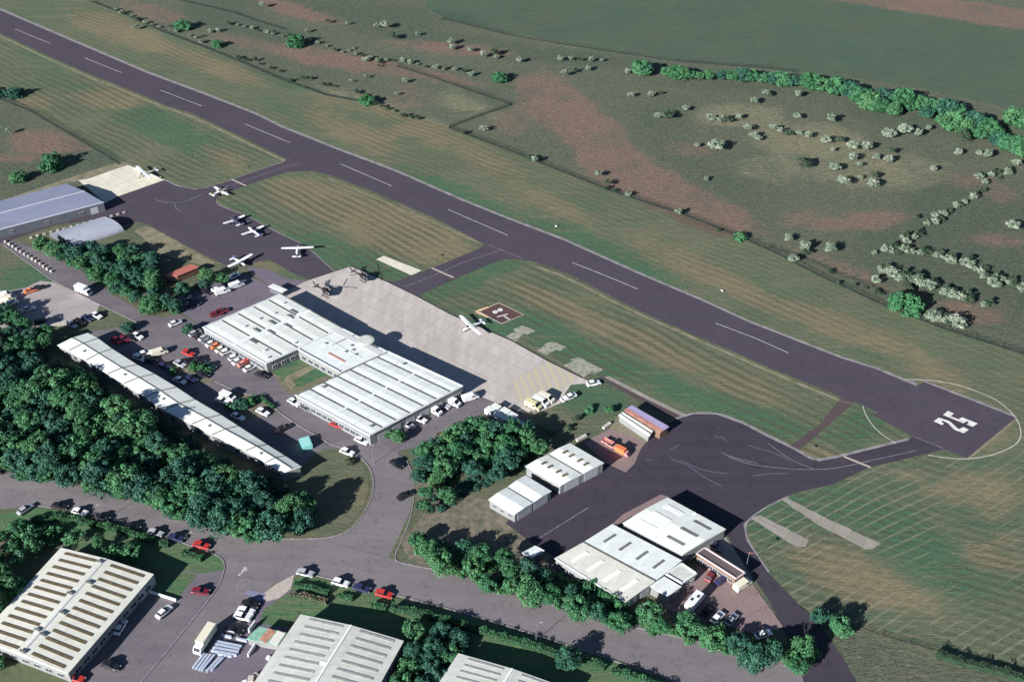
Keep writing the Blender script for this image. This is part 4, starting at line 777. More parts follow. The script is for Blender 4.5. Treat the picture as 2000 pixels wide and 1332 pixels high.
row([('car', 'silver', 596, 1117, 11, 2.4), ('estate', 'white', 665, 1136, 11, 3), ('car', 'navy', 706, 1147, 11, 3), ('car', 'red', 750, 1158, 11, 3)], 'on the main road by the clipped hedge', 'cars parked on the main road')
row([('car', 'red', 226, 664, 9, 4.5), ('car', 'maroon', 242, 661, 9, 4.5), ('car', 'black', 255, 658, 9, 4.5), ('car', 'white', 268, 655, 9, 4.5)], 'beside the long building north end', 'cars in the central car park')
row([('car', 'silver', 140, 633, 9, 4.5), ('car', 'black', 154, 627, 9, 4.5), ('car', 'navy', 170, 620, 9, 4.5), ('car', 'white', 188, 615, 9, 4.5)], 'at the west car park bottom corner', 'cars in the west car park')
row([('van', 'white', 8, 577, 12, -2), ('van', 'cream', 16, 584, 12, -2), ('car', 'white', 22, 590, 12, -2.4)], 'at the west car park left edge', 'cars in the west car park')
for k_, cn, x, y, dx, dy, lb_ in (('car', 'orange', 60, 566, 10, -3, 'orange car near the top of the pale west car park'), ('car', 'black', 76, 561, 10, -3, 'black car touching the orange one in the west car park'),
    ('car', 'white', 55, 602, 12, -3, 'lone white car in the middle of the west car park'), ('car', 'black', 77, 627, 10, -5, 'dark car in tree shade at the foot of the west car park')):
    put_car(k_, cn, x, y, dx, dy, lb_, 'cars in the west car park')
for k_, cn, x, y, dx, dy, lb_ in (
    ('car', 'white', 342, 630, 10, -4, 'white car parked alone on the road by the round bush'), ('pickup', 'white', 277, 691, 13, -3.4, 'white pickup beside another at the top of the central car park'), ('van', 'cream', 311, 688, 13, -4, 'cream van at the top of the central car park beside a white pickup'),
    ('car', 'red', 367, 688, 11, 4.2, 'bright red car standing alone in the central car park lane'), ('car', 'white', 272, 698, 9, 4, 'white car half in the long building shadow below the pickup'), ('car', 'black', 293, 702, 10, 3.6, 'black car close to the shaded side of the long building'),
    ('car', 'navy', 320, 714, 11, 4.5, 'dark blue car left of the planted island'), ('car', 'silver', 351, 709, 9, 5, 'silver car above the planted island'), ('car', 'black', 366, 706, 10, 4.2, 'black car just below the bright red car'), ('car', 'black', 388, 702, 11, 4, 'black car above the right end of the planted island'),
    ('car', 'green', 409, 714, 12, 4.6, 'dark green car right of the planted island shrubs'), ('car', 'black', 395, 730, 11, 4.4, 'black car in the middle of the planted island edge'), ('car', 'navy', 372, 739, 12, 4.6, 'navy car below the planted island beside a white car'), ('car', 'white', 351, 742, 11, 4.2, 'white car below the planted island near the long building'),
    ('car', 'black', 510, 731, 12, 5, 'black car alone on the lane beside the small lawn'), ('van', 'white', 445, 774, 12, 5, 'white van, upper of a pair left of the lower island'), ('car', 'white', 434, 781, 11, 4, 'white car, lower of a pair left of the lower island'),
    ('car', 'white', 513, 803, 11, 5.5, 'white car right of the lower planted island'), ('car', 'white', 464, 812, 11, 5, 'white car at the foot of the lower planted island'), ('car', 'black', 553, 835, 10, -5, 'black car above the turquoise skip'),
    ('car', 'white', 574, 784, 9.5, 5.5, 'white car at the west corner of the southeast terminal wing'), ('car', 'grey', 598, 796, 9.5, 5, 'dark grey car beside the southeast terminal wing wall'), ('car', 'red', 658, 828, 11, 3.5, 'red car against the southeast terminal wing wall'),
    ('car', 'white', 706, 859, 12, 5.5, 'white car at the south corner of the terminal'), ('car', 'white', 678, 881, 11, 4.2, 'white car on the road beside the grass bank'), ('car', 'black', 774, 905, 10, 7, 'black car driving at the top of the bend'), ('car', 'black', 790, 966, 9, -4.5, 'black car on the right side of the bend by the verge'),
    ('car', 'maroon', 867, 851, 10, 4, 'maroon car at the edge of the middle wood')): put_car(k_, cn, x, y, dx, dy, lb_, 'cars in the central car park')
row([('car', 'silver', 797, 828, 12, 5.5), ('estate', 'white', 820, 817, 12, 5.5), ('van', 'white', 848, 801, 14, 8), ('car', 'silver', 866, 790, 10, 4), ('van', 'white', 884, 785, 14, 6.5), ('van', 'white', 918, 776, 12, -4)], 'in the rank along the southeast terminal wing gable', 'vehicles by the terminal gable')
for k_, cn, x, y, dx, dy, lb_ in (('car', 'maroon', 422, 612, 11, -3, 'maroon car, lower of two in the upper car park'), ('car', 'maroon', 433, 606, 11, -3, 'maroon car, upper of two in the upper car park'), ('van', 'white', 434, 569, 13, -4, 'white van in the middle of the upper car park'),
    ('van', 'white', 462, 557, 12, -4.5, 'white van right of the other vans in the upper car park'), ('car', 'white', 425, 563, 10, -3, 'small white car behind the vans in the upper car park'), ('pickup', 'white', 454, 540, 12, -5, 'white pickup at the fence corner of the upper car park'), ('car', 'black', 401, 568, 10, 6, 'black car at the left end of the upper car park'),
    ('car', 'black', 391, 559, 10, 6, 'black car under the trees of the upper car park'), ('car', 'silver', 361, 580, 11, -2, 'silver car by the trees left of the upper car park'), ('car', 'navy', 380, 589, 11, 4, 'navy car below the silver one left of the upper car park'), ('car', 'navy', 365, 594, 10, -3, 'dark blue car, lowest by the trees left of the upper car park')):
    put_car(k_, cn, x, y, dx, dy, lb_, 'vehicles in the upper car park')
for k_, cn, x, y, dx, dy, lb_ in (('car', 'silver', 49, 993, 9, -6, 'silver car parked slantwise at the left end of the main road verge'), ('car', 'maroon', 391, 1153, 12, 1.5, 'maroon car in the factory yard near the street corner'), ('car', 'white', 320, 1193, 7, -6, 'white car near the low wall in the factory yard'),
    ('car', 'white', 235, 1223, 7, -12, 'white car beside the long wall of the cream factory'), ('estate', 'black', 216, 1298, 12, 4, 'black estate car at the bottom of the factory yard'), ('car', 'black', 488, 1178, 12, 2.5, 'black car, top of three by the street entrance'), ('car', 'white', 480, 1191, 12, 2.6, 'white car, middle of three by the street entrance'),
    ('car', 'white', 473, 1202, 12, 3, 'white car, lowest of three by the street entrance'), ('car', 'black', 456, 1230, 13, 3, 'black car just above the stacked steel beams'), ('car', 'red', 147, 1322, 10, 3, 'red car at the corner of the cream factory by the bottom edge'),
    ('car', 'grey', 1397, 1066, 9, 4, 'grey car in shade behind the dark roofed office'), ('car', 'maroon', 1389, 1122, 6, -9, 'maroon car in front of the dark roofed office'), ('car', 'navy', 1412, 1130, 8, -5, 'navy car in front of the dark roofed office'), ('van', 'cream', 1450, 1141, 13, -9, 'cream van at the end of the dark roofed office'),
    ('bus', 'white', 1357, 1176, 12, -14, 'white motorhome with two dark roof hatches in the brick coloured yard'), ('car', 'black', 1382, 1190, 8, -9, 'black car right of the motorhome'), ('car', 'white', 1402, 1204, 8, -8, 'white car, second right of the motorhome'), ('car', 'silver', 1429, 1208, 8, -9, 'silver car, third right of the motorhome'), ('car', 'white', 1491, 1237, 11, -4, 'white car alone at the south corner of the brick coloured yard')):
    put_car(k_, cn, x, y, dx, dy, lb_, 'cars in the southern yards')
row([('van', 'yellow', 1041, 791, 11, 5), ('van', 'white', 1056, 784, 12, 6), ('van', 'cream', 1067, 777, 11, 5)], 'of the vans below the hatched apron area', 'vans on the apron')
put_car('pickup', 'white', 1111, 775, 9, -4, 'white pickup on the grass edge right of the apron vans', 'vans on the apron')
put_car('car', 'white', 1159, 747, 9, -2, 'white car at the tip of the concrete apron', 'vans on the apron')
put_car('pickup', 'salmon', 1192, 866, 9, 5, 'faded pink pickup in the pink yard', 'vehicles in the pink yard'); 
def lorry(x, y, dx, dy, cn, Lb, label, cabin='white', group=None):
    o = empty('lorry', Vector((*at(x, y, 1.5)[:2], .12)), heading(x, y, dx, dy), label, 'lorry', group); o.scale = (.72,) * 3 if cn == 'orange' else (1,) * 3
    b = MB(); b.box((-.9, 0, 2.0), (Lb, 2.3, 2.4)); b.build('box_body', paint(cn), o, bevel=.04)
    b = MB(); b.box((-.6, 0, .62), (Lb + 1.2, 1.2, .25)); b.build('chassis', M_blackp, o)
    x0 = -.9 + Lb / 2
    pr = [(x0 + .12, .5), (x0 + .12, 2.3), (x0 + 1.1, 2.25), (x0 + 1.75, 1.4), (x0 + 1.85, .5)]
    b = MB(); b.loft([[(a, -1.05, z) for a, z in pr], [(a, 1.05, z) for a, z in pr]]); cb = b.build('cab', paint(cabin), o, bevel=.04)
    b = MB(); b.add([(x0 + 1.17, -.9, 2.17), (x0 + 1.17, .9, 2.17), (x0 + 1.77, .9, 1.45), (x0 + 1.77, -.9, 1.45)], [(0, 1, 2, 3)]); b.build('windscreen', M_cgl, cb)
    for xx in (-.9 - Lb / 2 + 1.1, x0 + 1.0):
        for s_ in (-1, 1): wheel(o, xx, s_ * .98, .45, .28)
    for s_ in (-1, 1): b = MB(); b.box((x0 + 1.86, s_ * .75, .9), (.08, .3, .18)); b.build('headlight', M_lamp, o)
lorry(163, 567, 16, 6, 'white', 4.6, 'white box lorry on the road by the pale west car park')
lorry(400, 1248, -8, 12, 'cream', 6.2, 'long cream box lorry beside the stacked steel beams')
lorry(1216, 880, 14, 7, 'orange', 4.4, 'orange lorry in the pink yard', 'salmon')
# ------------------------------------------------------------ aeroplanes
M_wp = mat('aircraft_white', (.82, .82, .80), .3, spec=.5); M_ac = mat('aircraft_canopy', (.03, .04, .06), .08, spec=.8); M_prop = mat('propeller_black', (.02, .02, .02), .4)
def plane(nose, tail, span, label, high=False, twin=False, stripe=(.1, .12, .3), L=None, body=None):
    zf = 1.25; n_, t_ = at(*nose, zf), at(*tail, zf); d = n_ - t_; L = L or max(6.2, min(8.4, d.length)); rz = math.atan2(d.y, d.x)
    c = (n_ + t_) / 2; o = empty('light_aeroplane', (c.x, c.y, .12), rz, label, 'aeroplane', 'light aeroplanes parked on the airfield')
    xs = [(-.5, .10, 1.25, .1), (-.46, .16, 1.22, .16), (-.28, .3, 1.2, .32), (-.05, .52, 1.22, .6), (.12, .56, 1.24, .68), (.26, .5, 1.15, .52), (.40, .42, 1.08, .42), (.47, .26, 1.05, .28), (.5, .1, 1.04, .1)]
    n = 12; b = MB(); b.loft([[(x * L, w_ * math.cos(a), z + h_ * math.sin(a)) for a in [2 * math.pi * i / n for i in range(n)]] for x, w_, z, h_ in xs])
    b.build('fuselage', body or M_wp, o, smooth=True)
    wz = 1.95 if high else .82; ch = 1.5; wx = .13 * L; b = MB(); S = span / 2; dih = .12 if high else .42
    for s_ in (-1, 1):
        b.loft([[(wx + ch / 2, 0, wz), (wx + ch * .2, 0, wz + .12), (wx - ch / 2, 0, wz), (wx + ch * .2, 0, wz - .06)], [(wx + ch / 2, s_ * S * .6, wz + dih * .6), (wx + ch * .2, s_ * S * .6, wz + .11 + dih * .6), (wx - ch / 2, s_ * S * .6, wz + dih * .6), (wx + ch * .2, s_ * S * .6, wz - .05 + dih * .6)], [(wx + ch * .36, s_ * S, wz + dih), (wx + .2, s_ * S, wz + .06 + dih), (wx - ch * .4, s_ * S, wz + dih), (wx + .2, s_ * S, wz - .03 + dih)]])
    w_ = b.build('wing', M_wp, o)
    st = mat('livery_%02d_%02d_%02d' % tuple(int(v * 100) for v in stripe), stripe, .35)
    for s_ in (-1, 1): b = MB(); b.box((wx - ch * .32, s_ * S * .72, wz + dih * .75 + .05), (.4, S * .4, .03)); b.build('aileron', mat('aileron_white', (.7, .7, .7), .4), w_)
    b = MB(); b.box((-.455 * L, 0, 1.32), (.85, 3.3, .08)); b.build('tailplane', M_wp, o, bevel=.02)
    b = MB(); b.loft([[(-.36 * L, -.04, 1.4), (-.36 * L, .04, 1.4), (-.5 * L, .04, 1.3), (-.5 * L, -.04, 1.3)], [(-.45 * L, -.03, 2.4), (-.45 * L, .03, 2.4), (-.52 * L, .03, 2.4), (-.52 * L, -.03, 2.4)]]); b.build('fin', st, o)
    cx = .1 * L if not high else .2 * L; b = MB(); b.loft([[(cx - 1.3, -.34, 1.62), (cx - .8, -.36, 2.02), (cx + .2, -.36, 2.02), (cx + .9, -.36, 1.6)], [(cx - 1.3, .34, 1.62), (cx - .8, .36, 2.02), (cx + .2, .36, 2.02), (cx + .9, .36, 1.6)]]); b.build('canopy', M_ac, o)
    b = MB(); b.box((0, .55, 1.25), (L * .7, .03, .14)); b.box((0, -.55, 1.25), (L * .7, .03, .14)); b.build('stripe', st, o)
    for px_, py_ in (((.5 * L, 0),) if not twin else ((wx + ch * .9, 1.9), (wx + ch * .9, -1.9))):
        if twin: b = MB(); b.loft([[(wx + q - .2, py_ + .3 * math.cos(a) * k, wz + .1 + .28 * k * math.sin(a)) for a in [math.pi * i / 4 for i in range(8)]] for q, k in ((-.8, .5), (0, 1), (.9, 1), (1.3, .5))]); b.build('engine', M_wp, o)
        b = MB(); b.box((px_ + .1, py_, 1.04), (.06, .16, 1.8)); pr_ = b.build('propeller', M_prop, o); b = MB(); b.tube((px_ - .05, py_, 1.04), (px_ + .3, py_, 1.04), .16, .03, 8); b.build('spinner', st, pr_)
    for x, y in ((.36 * L, 0), (.05 * L, 1.1), (.05 * L, -1.1)):
        b = MB(); b.tube((x, y - .08, .22), (x, y + .08, .22), .22, n=10); wl = b.build('wheel', M_tyre, o); b = MB(); b.tube((x, y, .22), (x, y * .5, .9), .05, n=6); b.build('leg', M_frame, wl)
plane((444, 368), (413, 382), 9.6, 'white low wing aeroplane at the mouth of the west taxiway with a yellow nose', stripe=(.6, .5, .1), twin=True)
plane((449, 423), (470, 440), 9.4, 'white winged aeroplane with a dark body, upper left of a pair on the west apron', body=mat('dark_fuselage', (.06, .06, .09), .35), stripe=(.05, .05, .1))
plane((485, 444), (507, 461), 9.6, 'white low wing aeroplane, lower right of a pair on the west apron')
plane((583, 479), (579, 503), 12.2, 'white high wing aeroplane with wings level across the taxiway edge', high=True)
plane((479, 518), (455, 504), 11.2, 'white high wing aeroplane at the bottom corner of the west apron by the trees', high=True)
plane((262, 347), (311, 330), 13.5, 'cream aeroplane with a long slim body straddling the bright concrete pad edge', high=True, L=9.5, stripe=(.3, .3, .35), body=mat('cream_fuselage', (.6, .58, .5), .4))
plane((905, 644), (942, 629), 13.0, 'white high wing aeroplane on the edge of the concrete apron near the signal square', high=True, L=8.6)
# ------------------------------------------------------------ helicopters
M_hel = mat('helicopter_dark', (.022, .018, .016), .35, spec=.5); M_blade = mat('rotor_blade', (.03, .03, .03), .5)
def helicopter(body, tail, label, ph):
    a_, t_ = at(*body, 1.6), at(*tail, 1.6); d = a_ - t_; rz = math.atan2(d.y, d.x)
    o = empty('helicopter', (a_.x, a_.y, .13), rz, label, 'helicopter', 'dark helicopters on the concrete apron')
    n = 12; xs = [(-2.0, .35, 1.7, .4), (-1.4, .8, 1.55, .8), (-.4, 1.0, 1.5, .98), (.9, 1.0, 1.45, .95), (1.8, .8, 1.3, .72), (2.4, .4, 1.15, .4), (2.6, .1, 1.1, .1)]
    b = MB(); b.loft([[(x, w_ * math.cos(a), z + h_ * math.sin(a)) for a in [2 * math.pi * i / n for i in range(n)]] for x, w_, z, h_ in xs]); b.build('fuselage', M_hel, o, smooth=True)
    b = MB(); b.loft([[(x, w_ * math.cos(a), z + h_ * math.sin(a)) for a in [2 * math.pi * i / n for i in range(n)]] for x, w_, z, h_ in ((1.2, .92, 1.55, .86), (1.9, .74, 1.42, .68), (2.45, .38, 1.25, .42))]); b.build('canopy', M_ac, o, smooth=True)
    b = MB(); b.loft([[(x, w_ * math.cos(a), z + w_ * math.sin(a)) for a in [2 * math.pi * i / 8 for i in range(8)]] for x, w_, z in ((-1.6, .38, 1.75), (-6.2, .15, 2.0))]); tb = b.build('tail_boom', M_hel, o, smooth=True)
    b = MB(); b.loft([[(-5.8, -.05, 1.9), (-5.8, .05, 1.9), (-6.5, .05, 1.9), (-6.5, -.05, 1.9)], [(-6.5, -.04, 3.1), (-6.5, .04, 3.1), (-7.0, .04, 3.1), (-7.0, -.04, 3.1)]]); b.build('fin', M_hel, tb)
    b = MB(); b.box((-5.2, 0, 1.95), (.6, 2.6, .07)); b.build('tailplane', M_hel, tb)
    b = MB(); b.box((-6.6, .22, 2.4), (.14, .05, 1.7)); b.box((-6.6, .22, 2.4), (1.7, .05, .14)); b.build('tail_rotor', M_blade, tb)
    b = MB(); b.tube((0, 0, 2.3), (0, 0, 3.1), .16); b.box((-.3, 0, 2.5), (2.0, 1.0, .45)); b.build('mast', M_hel, o)
    for k in range(4):
        a = ph + k * math.pi / 2; b = MB(); b.box((2.9 * math.cos(a), 2.9 * math.sin(a), 3.1), (5.0, .28, .05), a); b.build('rotor_blade', M_blade, o)
    for s_ in (-1, 1):
        b = MB(); b.tube((-1.5, s_ * 1.15, .12), (1.9, s_ * 1.15, .12), .07); b.tube((-.9, s_ * 1.15, .12), (-.9, s_ * .6, .9), .05); b.tube((1.1, s_ * 1.15, .12), (1.1, s_ * .6, .9), .05); b.build('skid', M_blade, o)
helicopter((638, 570), (611, 556), 'dark helicopter nearest the terminal roof on the concrete apron corner', .5)
helicopter((711, 541), (681, 527), 'dark helicopter at the outer edge of the concrete apron corner', .9)
# ------------------------------------------------------------ trees and shrubs
def leaf_mat(name, c1, c2, c3, rough=.6):
    n = NT(name, rough); n.b.inputs['Specular IOR Level'].default_value = .25
    oi = n.t.nodes.new('ShaderNodeObjectInfo'); a = n.attr('clump')
    c = n.mix(a[0], c1, c2); r2 = n.rng(oi.outputs['Random'], 0, 1, 0, .8)
    c = n.mix(n.math('MULTIPLY', a[1], r2), c, c3)
    return n.out(c)
M_leaf = leaf_mat('broad_leaves', (.018, .080, .042), (.075, .230, .098), (.10, .22, .085))
M_leafd = leaf_mat('dark_leaves', (.017, .065, .046), (.045, .150, .088), (.035, .10, .085))
M_leafg = leaf_mat('bright_leaves', (.030, .115, .050), (.05, .175, .068), (.04, .125, .07))
M_blos = leaf_mat('blossom_leaves', (.09, .14, .10), (.36, .40, .31), (.13, .20, .13))
M_hedge = leaf_mat('hedge_leaves', (.04, .13, .06), (.06, .19, .07), (.07, .19, .11))
M_gorse = leaf_mat('gorse_leaves', (.025, .055, .035), (.05, .09, .05), (.07, .09, .06))
M_bark = mat('bark', (.09, .07, .055), .9, noise=.25, nscale=3)
def crown_mesh(name, m, seed, nclump=60, leaves=70, flat=.75, rc=(.16, .36), lsz=.062, bottom=-.35):
    rnd = np.random.RandomState(seed); V = []; Fc = []; Cc = []
    for k in range(nclump):
        while True:
            p = rnd.uniform(-1, 1, 3)
            r_ = np.linalg.norm(p)
            if .35 < r_ < 1: break
        if k % 3: p = p / r_ * rnd.uniform(.62, .86)
        else: p = p * .7
        if p[2] < bottom: p[2] = bottom + rnd.uniform(0, .1)
        p[2] *= flat; rr = rnd.uniform(*rc); hue, br = rnd.rand(), rnd.rand()
        d = rnd.normal(size=(leaves, 3)); d /= np.linalg.norm(d, axis=1)[:, None]; d[:, 2] = np.abs(d[:, 2]) * np.where(rnd.rand(leaves) < .8, 1, -1)
        for q in d:
            c = p + q * rr * rnd.uniform(.75, 1.05) * np.array([1, 1, .8])
            nn = q + rnd.normal(size=3) * .45; nn /= np.linalg.norm(nn)
            t = np.cross(nn, rnd.normal(size=3)); t /= np.linalg.norm(t); u = np.cross(nn, t); s_ = lsz * rnd.uniform(.6, 1.35)
            i = len(V)
            V += [tuple(c + t * s_), tuple(c + u * s_ * .8), tuple(c - t * s_), tuple(c - u * s_ * .8)]; Fc.append((i, i + 1, i + 2, i + 3))
            f_ = min(1, max(0, br * .8 + rnd.uniform(-.15, .3))); Cc += [(f_, hue, 0, 1)] * 4
    me = bpy.data.meshes.new(name); me.from_pydata(V, [], Fc); me.materials.append(m)
    ca = me.color_attributes.new('clump', 'FLOAT_COLOR', 'POINT'); ca.data.foreach_set('color', np.array(Cc, dtype=np.float32).ravel()); me.update()
    return me
def trunk_mesh(seed):
    rnd = random.Random(seed); b = MB(); b.tube((0, 0, -1.2), (.03, .02, .1), .055, .035, 7)
    for k in range(6):
        a = k * 1.05 + rnd.uniform(-.3, .3); r_ = rnd.uniform(.3, .6); z0 = rnd.uniform(-.45, .05)
        b.tube((0, 0, z0), (r_ * math.cos(a), r_ * math.sin(a), z0 + rnd.uniform(.2, .5)), .025, .01, 5)
    me = bpy.data.meshes.new('trunk'); me.from_pydata(b.v, [], b.f); me.materials.append(M_bark); return me
CR = {'leaf': [crown_mesh('crown', M_leaf, 10 + i, flat=.6 + .09 * i, rc=(.14, .3 + .04 * i)) for i in range(5)], 'dark': [crown_mesh('crown', M_leafd, 30 + i) for i in range(3)], 'bright': [crown_mesh('crown', M_leafg, 40 + i) for i in range(3)],
      'blossom': [crown_mesh('crown', M_blos, 50 + i, 22, 60, .55 + .08 * i, (.2, .46), .085) for i in range(4)], 'gorse': [crown_mesh('crown', M_gorse, 60 + i, 20, 50, .55, (.2, .45), .09) for i in range(3)], 'shrub': [crown_mesh('crown', M_hedge, 70 + i, 18, 40, .6, (.3, .5), .12) for i in range(3)]}
TR = [trunk_mesh(i) for i in range(3)]
RND = random.Random(5)
def tree(x, y, r, h, kind, label, group, name='tree', cat='tree', stretch=1.0):
    """x, y: where the crown's middle shows; r crown radius; h height to the top"""
    zc = max(h - r * .72, r * .3); p = at(x, y, zc)
    o = empty(name, (p.x, p.y, .08), RND.uniform(0, 6.28), label, cat, group)
    cr = bpy.data.objects.new('crown', RND.choice(CR[kind])); C.objects.link(cr); cr.parent = o; cr.location = (0, 0, zc - .08); cr.scale = (r * RND.uniform(.85, 1.15) * stretch, r * RND.uniform(.85, 1.15), r * RND.uniform(.85, 1.15))
    if h > 2.6:
        tk = bpy.data.objects.new('trunk', RND.choice(TR)); C.objects.link(tk); tk.parent = o; k = (zc) / 1.2; tk.scale = (min(r, 4.5), min(r, 4.5), k); tk.location = (0, 0, zc - .08)
    return o
def inside(p, poly):
    x, y = p; c = False
    for (x1, y1), (x2, y2) in zip(poly, poly[1:] + poly[:1]):
        if (y1 > y) != (y2 > y) and x < (x2 - x1) * (y - y1) / (y2 - y1) + x1: c = not c
    return c
def wood(poly, gap, r, h, kinds, label, group, seed, cat='tree', name='tree'):
    """trees set out on the ground at random with a least distance"""
    rnd = random.Random(seed); P = []; xs = [p[0] for p in poly]; ys = [p[1] for p in poly]; tries = 0
    while tries < 6000:
        tries += 1; q = (rnd.uniform(min(xs), max(xs)), rnd.uniform(min(ys), max(ys)))
        if not inside(q, poly) or (305 < q[0] < 400 and 508 < q[1] < 562) or (195 < q[0] < 262 and q[1] < 486): continue
        g = at(*q)
        if all((g - o_).length > gap for o_, _ in P): P.append((g, q))
    for i, (g, q) in enumerate(P):
        k = rnd.choice(kinds); rr = rnd.uniform(*r)
        tree(q[0], q[1], rr, rnd.uniform(*h) , k, label, group, name, cat)
    return len(P)
GA = 'trees of the big western wood'
nw = wood([(-40, 668), (-10, 660), (40, 680), (95, 712), (150, 745), (220, 790), (300, 840), (380, 890), (470, 935), (530, 962), (575, 985), (588, 1005), (570, 1038), (500, 1034), (400, 1012), (300, 972), (180, 940), (60, 912), (-40, 895)], 5.0, (3.3, 5.6), (6.0, 10.5), ['leaf', 'leaf', 'leaf', 'dark', 'dark'], 'tall leafy green tree in the big wood between the long building and the main road', GA, 1)
wood([(-40, 870), (60, 895), (180, 925), (300, 962), (400, 1003), (500, 1026), (560, 1030), (555, 1040), (480, 1042), (380, 1018), (280, 978), (160, 946), (-40, 912)], 5.0, (2.4, 3.6), (4.5, 6), ['bright', 'leaf', 'bright', 'leaf'], 'sunlit lower tree on the road edge of the big wood', 'trees of the big western wood edge', 2)
0 and wood([(190, 740), (215, 755), (270, 790), (280, 820), (240, 800), (190, 765)], 4.2, (2.4, 3.3), (5, 6.5), ['leaf', 'leaf'], 'separate leafy tree close behind the long building', 'trees behind the long building', 3)
wood([(-20, 600), (20, 610), (75, 640), (110, 655), (70, 680), (20, 665), (-20, 650)], 4.8, (2.6, 3.6), (5, 7), ['leaf', 'dark', 'bright'], 'leafy tree at the foot of the pale west car park', 'trees by the west car park', 4)
wood([(70, 473), (95, 482), (150, 490), (220, 470), (262, 478), (300, 500), (330, 510), (330, 535), (385, 532), (440, 528), (440, 545), (380, 562), (350, 580), (345, 600), (310, 608), (270, 590), (220, 558), (160, 522), (110, 497)], 5.2, (2.6, 4.2), (4.5, 6.5), ['dark', 'dark', 'leaf'], 'dense dark tree in the thicket around the barrel hangar and red shed', 'trees around the red shed', 5)
wood([(70, 478), (110, 505), (160, 530), (210, 560), (270, 598), (310, 612), (345, 605), (300, 585), (220, 545), (150, 510), (90, 478)], 4.2, (1.8, 2.5), (3, 4), ['bright', 'leaf'], 'bright bushy tree on the roadside edge of the thicket', 'bushes on the thicket edge', 6)
wood([(815, 885), (870, 850), (915, 822), (980, 835), (1050, 850), (1065, 872), (1015, 900), (975, 925), (930, 935), (870, 918), (820, 905)], 5.1, (2.8, 4.6), (5, 7.5), ['leaf', 'dark', 'leaf', 'bright'], 'leafy tree in the middle wood beside the small white hangars', 'trees of the middle wood', 7)
wood([(818, 930), (850, 935), (900, 950), (905, 968), (870, 985), (830, 1010), (820, 985), (835, 955)], 5.0, (2.0, 3.2), (4, 5.5), ['leaf', 'bright', 'dark'], 'scattered tree on the scrub below the middle wood', 'trees on the scrub', 8)
wood([(1055, 838), (1080, 850), (1130, 830), (1180, 810), (1205, 800), (1190, 795), (1150, 800), (1100, 830)], 5.2, (1.0, 1.8), (1.6, 2.6), ['dark', 'shrub', 'gorse'], 'low bush on the bank behind the pink yard', 'bushes behind the pink yard', 9, 'bush', 'bush')
wood([(800, 1050), (870, 1062), (940, 1066), (1000, 1090), (1080, 1118), (1150, 1150), (1220, 1188), (1290, 1195), (1370, 1225), (1500, 1262), (1560, 1262), (1590, 1275), (1560, 1302), (1450, 1280), (1300, 1240), (1150, 1200), (1050, 1165), (960, 1142), (890, 1112), (820, 1080)], 4.9, (2.3, 4.2), (4.5, 6.5), ['leaf', 'dark', 'leaf', 'bright'], 'leafy tree in the belt between the main road and the white workshops', 'trees of the roadside belt', 10)
wood([(-30, 1050), (20, 1032), (70, 1022), (120, 1032), (200, 1052), (260, 1075), (230, 1085), (120, 1058), (60, 1070), (20, 1100), (-30, 1110)], 4.8, (1.8, 3.4), (3, 4.8), ['leaf', 'shrub', 'leaf'], 'leafy tree on the verge above the cream factory', 'trees above the cream factory', 11)
wood([(-60, 1110), (10, 1130), (30, 1150), (0, 1190), (-60, 1210)], 4.6, (3.2, 4.2), (6, 8), ['dark', 'leaf'], 'tall dark tree at the left edge beside the cream factory', 'trees left of the cream factory', 12)
wood([(790, 1215), (860, 1230), (895, 1250), (870, 1300), (850, 1340), (770, 1340), (800, 1280)], 4.4, (2.4, 3.4), (4, 5.5), ['dark', 'leaf', 'dark'], 'dark leafy tree in the gap between the two grey factories', 'trees between the grey factories', 13)
wood([(560, 975), (590, 980), (602, 1000), (592, 1020), (570, 1030)], 5, (3, 4), (7, 9), ['leaf', 'dark'], 'tall leafy tree at the tip of the big wood facing the grass bank', 'trees at the tip of the big wood', 15)
wood([(-60, 1240), (20, 1285), (0, 1300), (-60, 1300)], 4, (2, 3), (3, 4), ['leaf'], 'small tree at the corner of the lower left lawn', 'trees by the lower left lawn', 14)
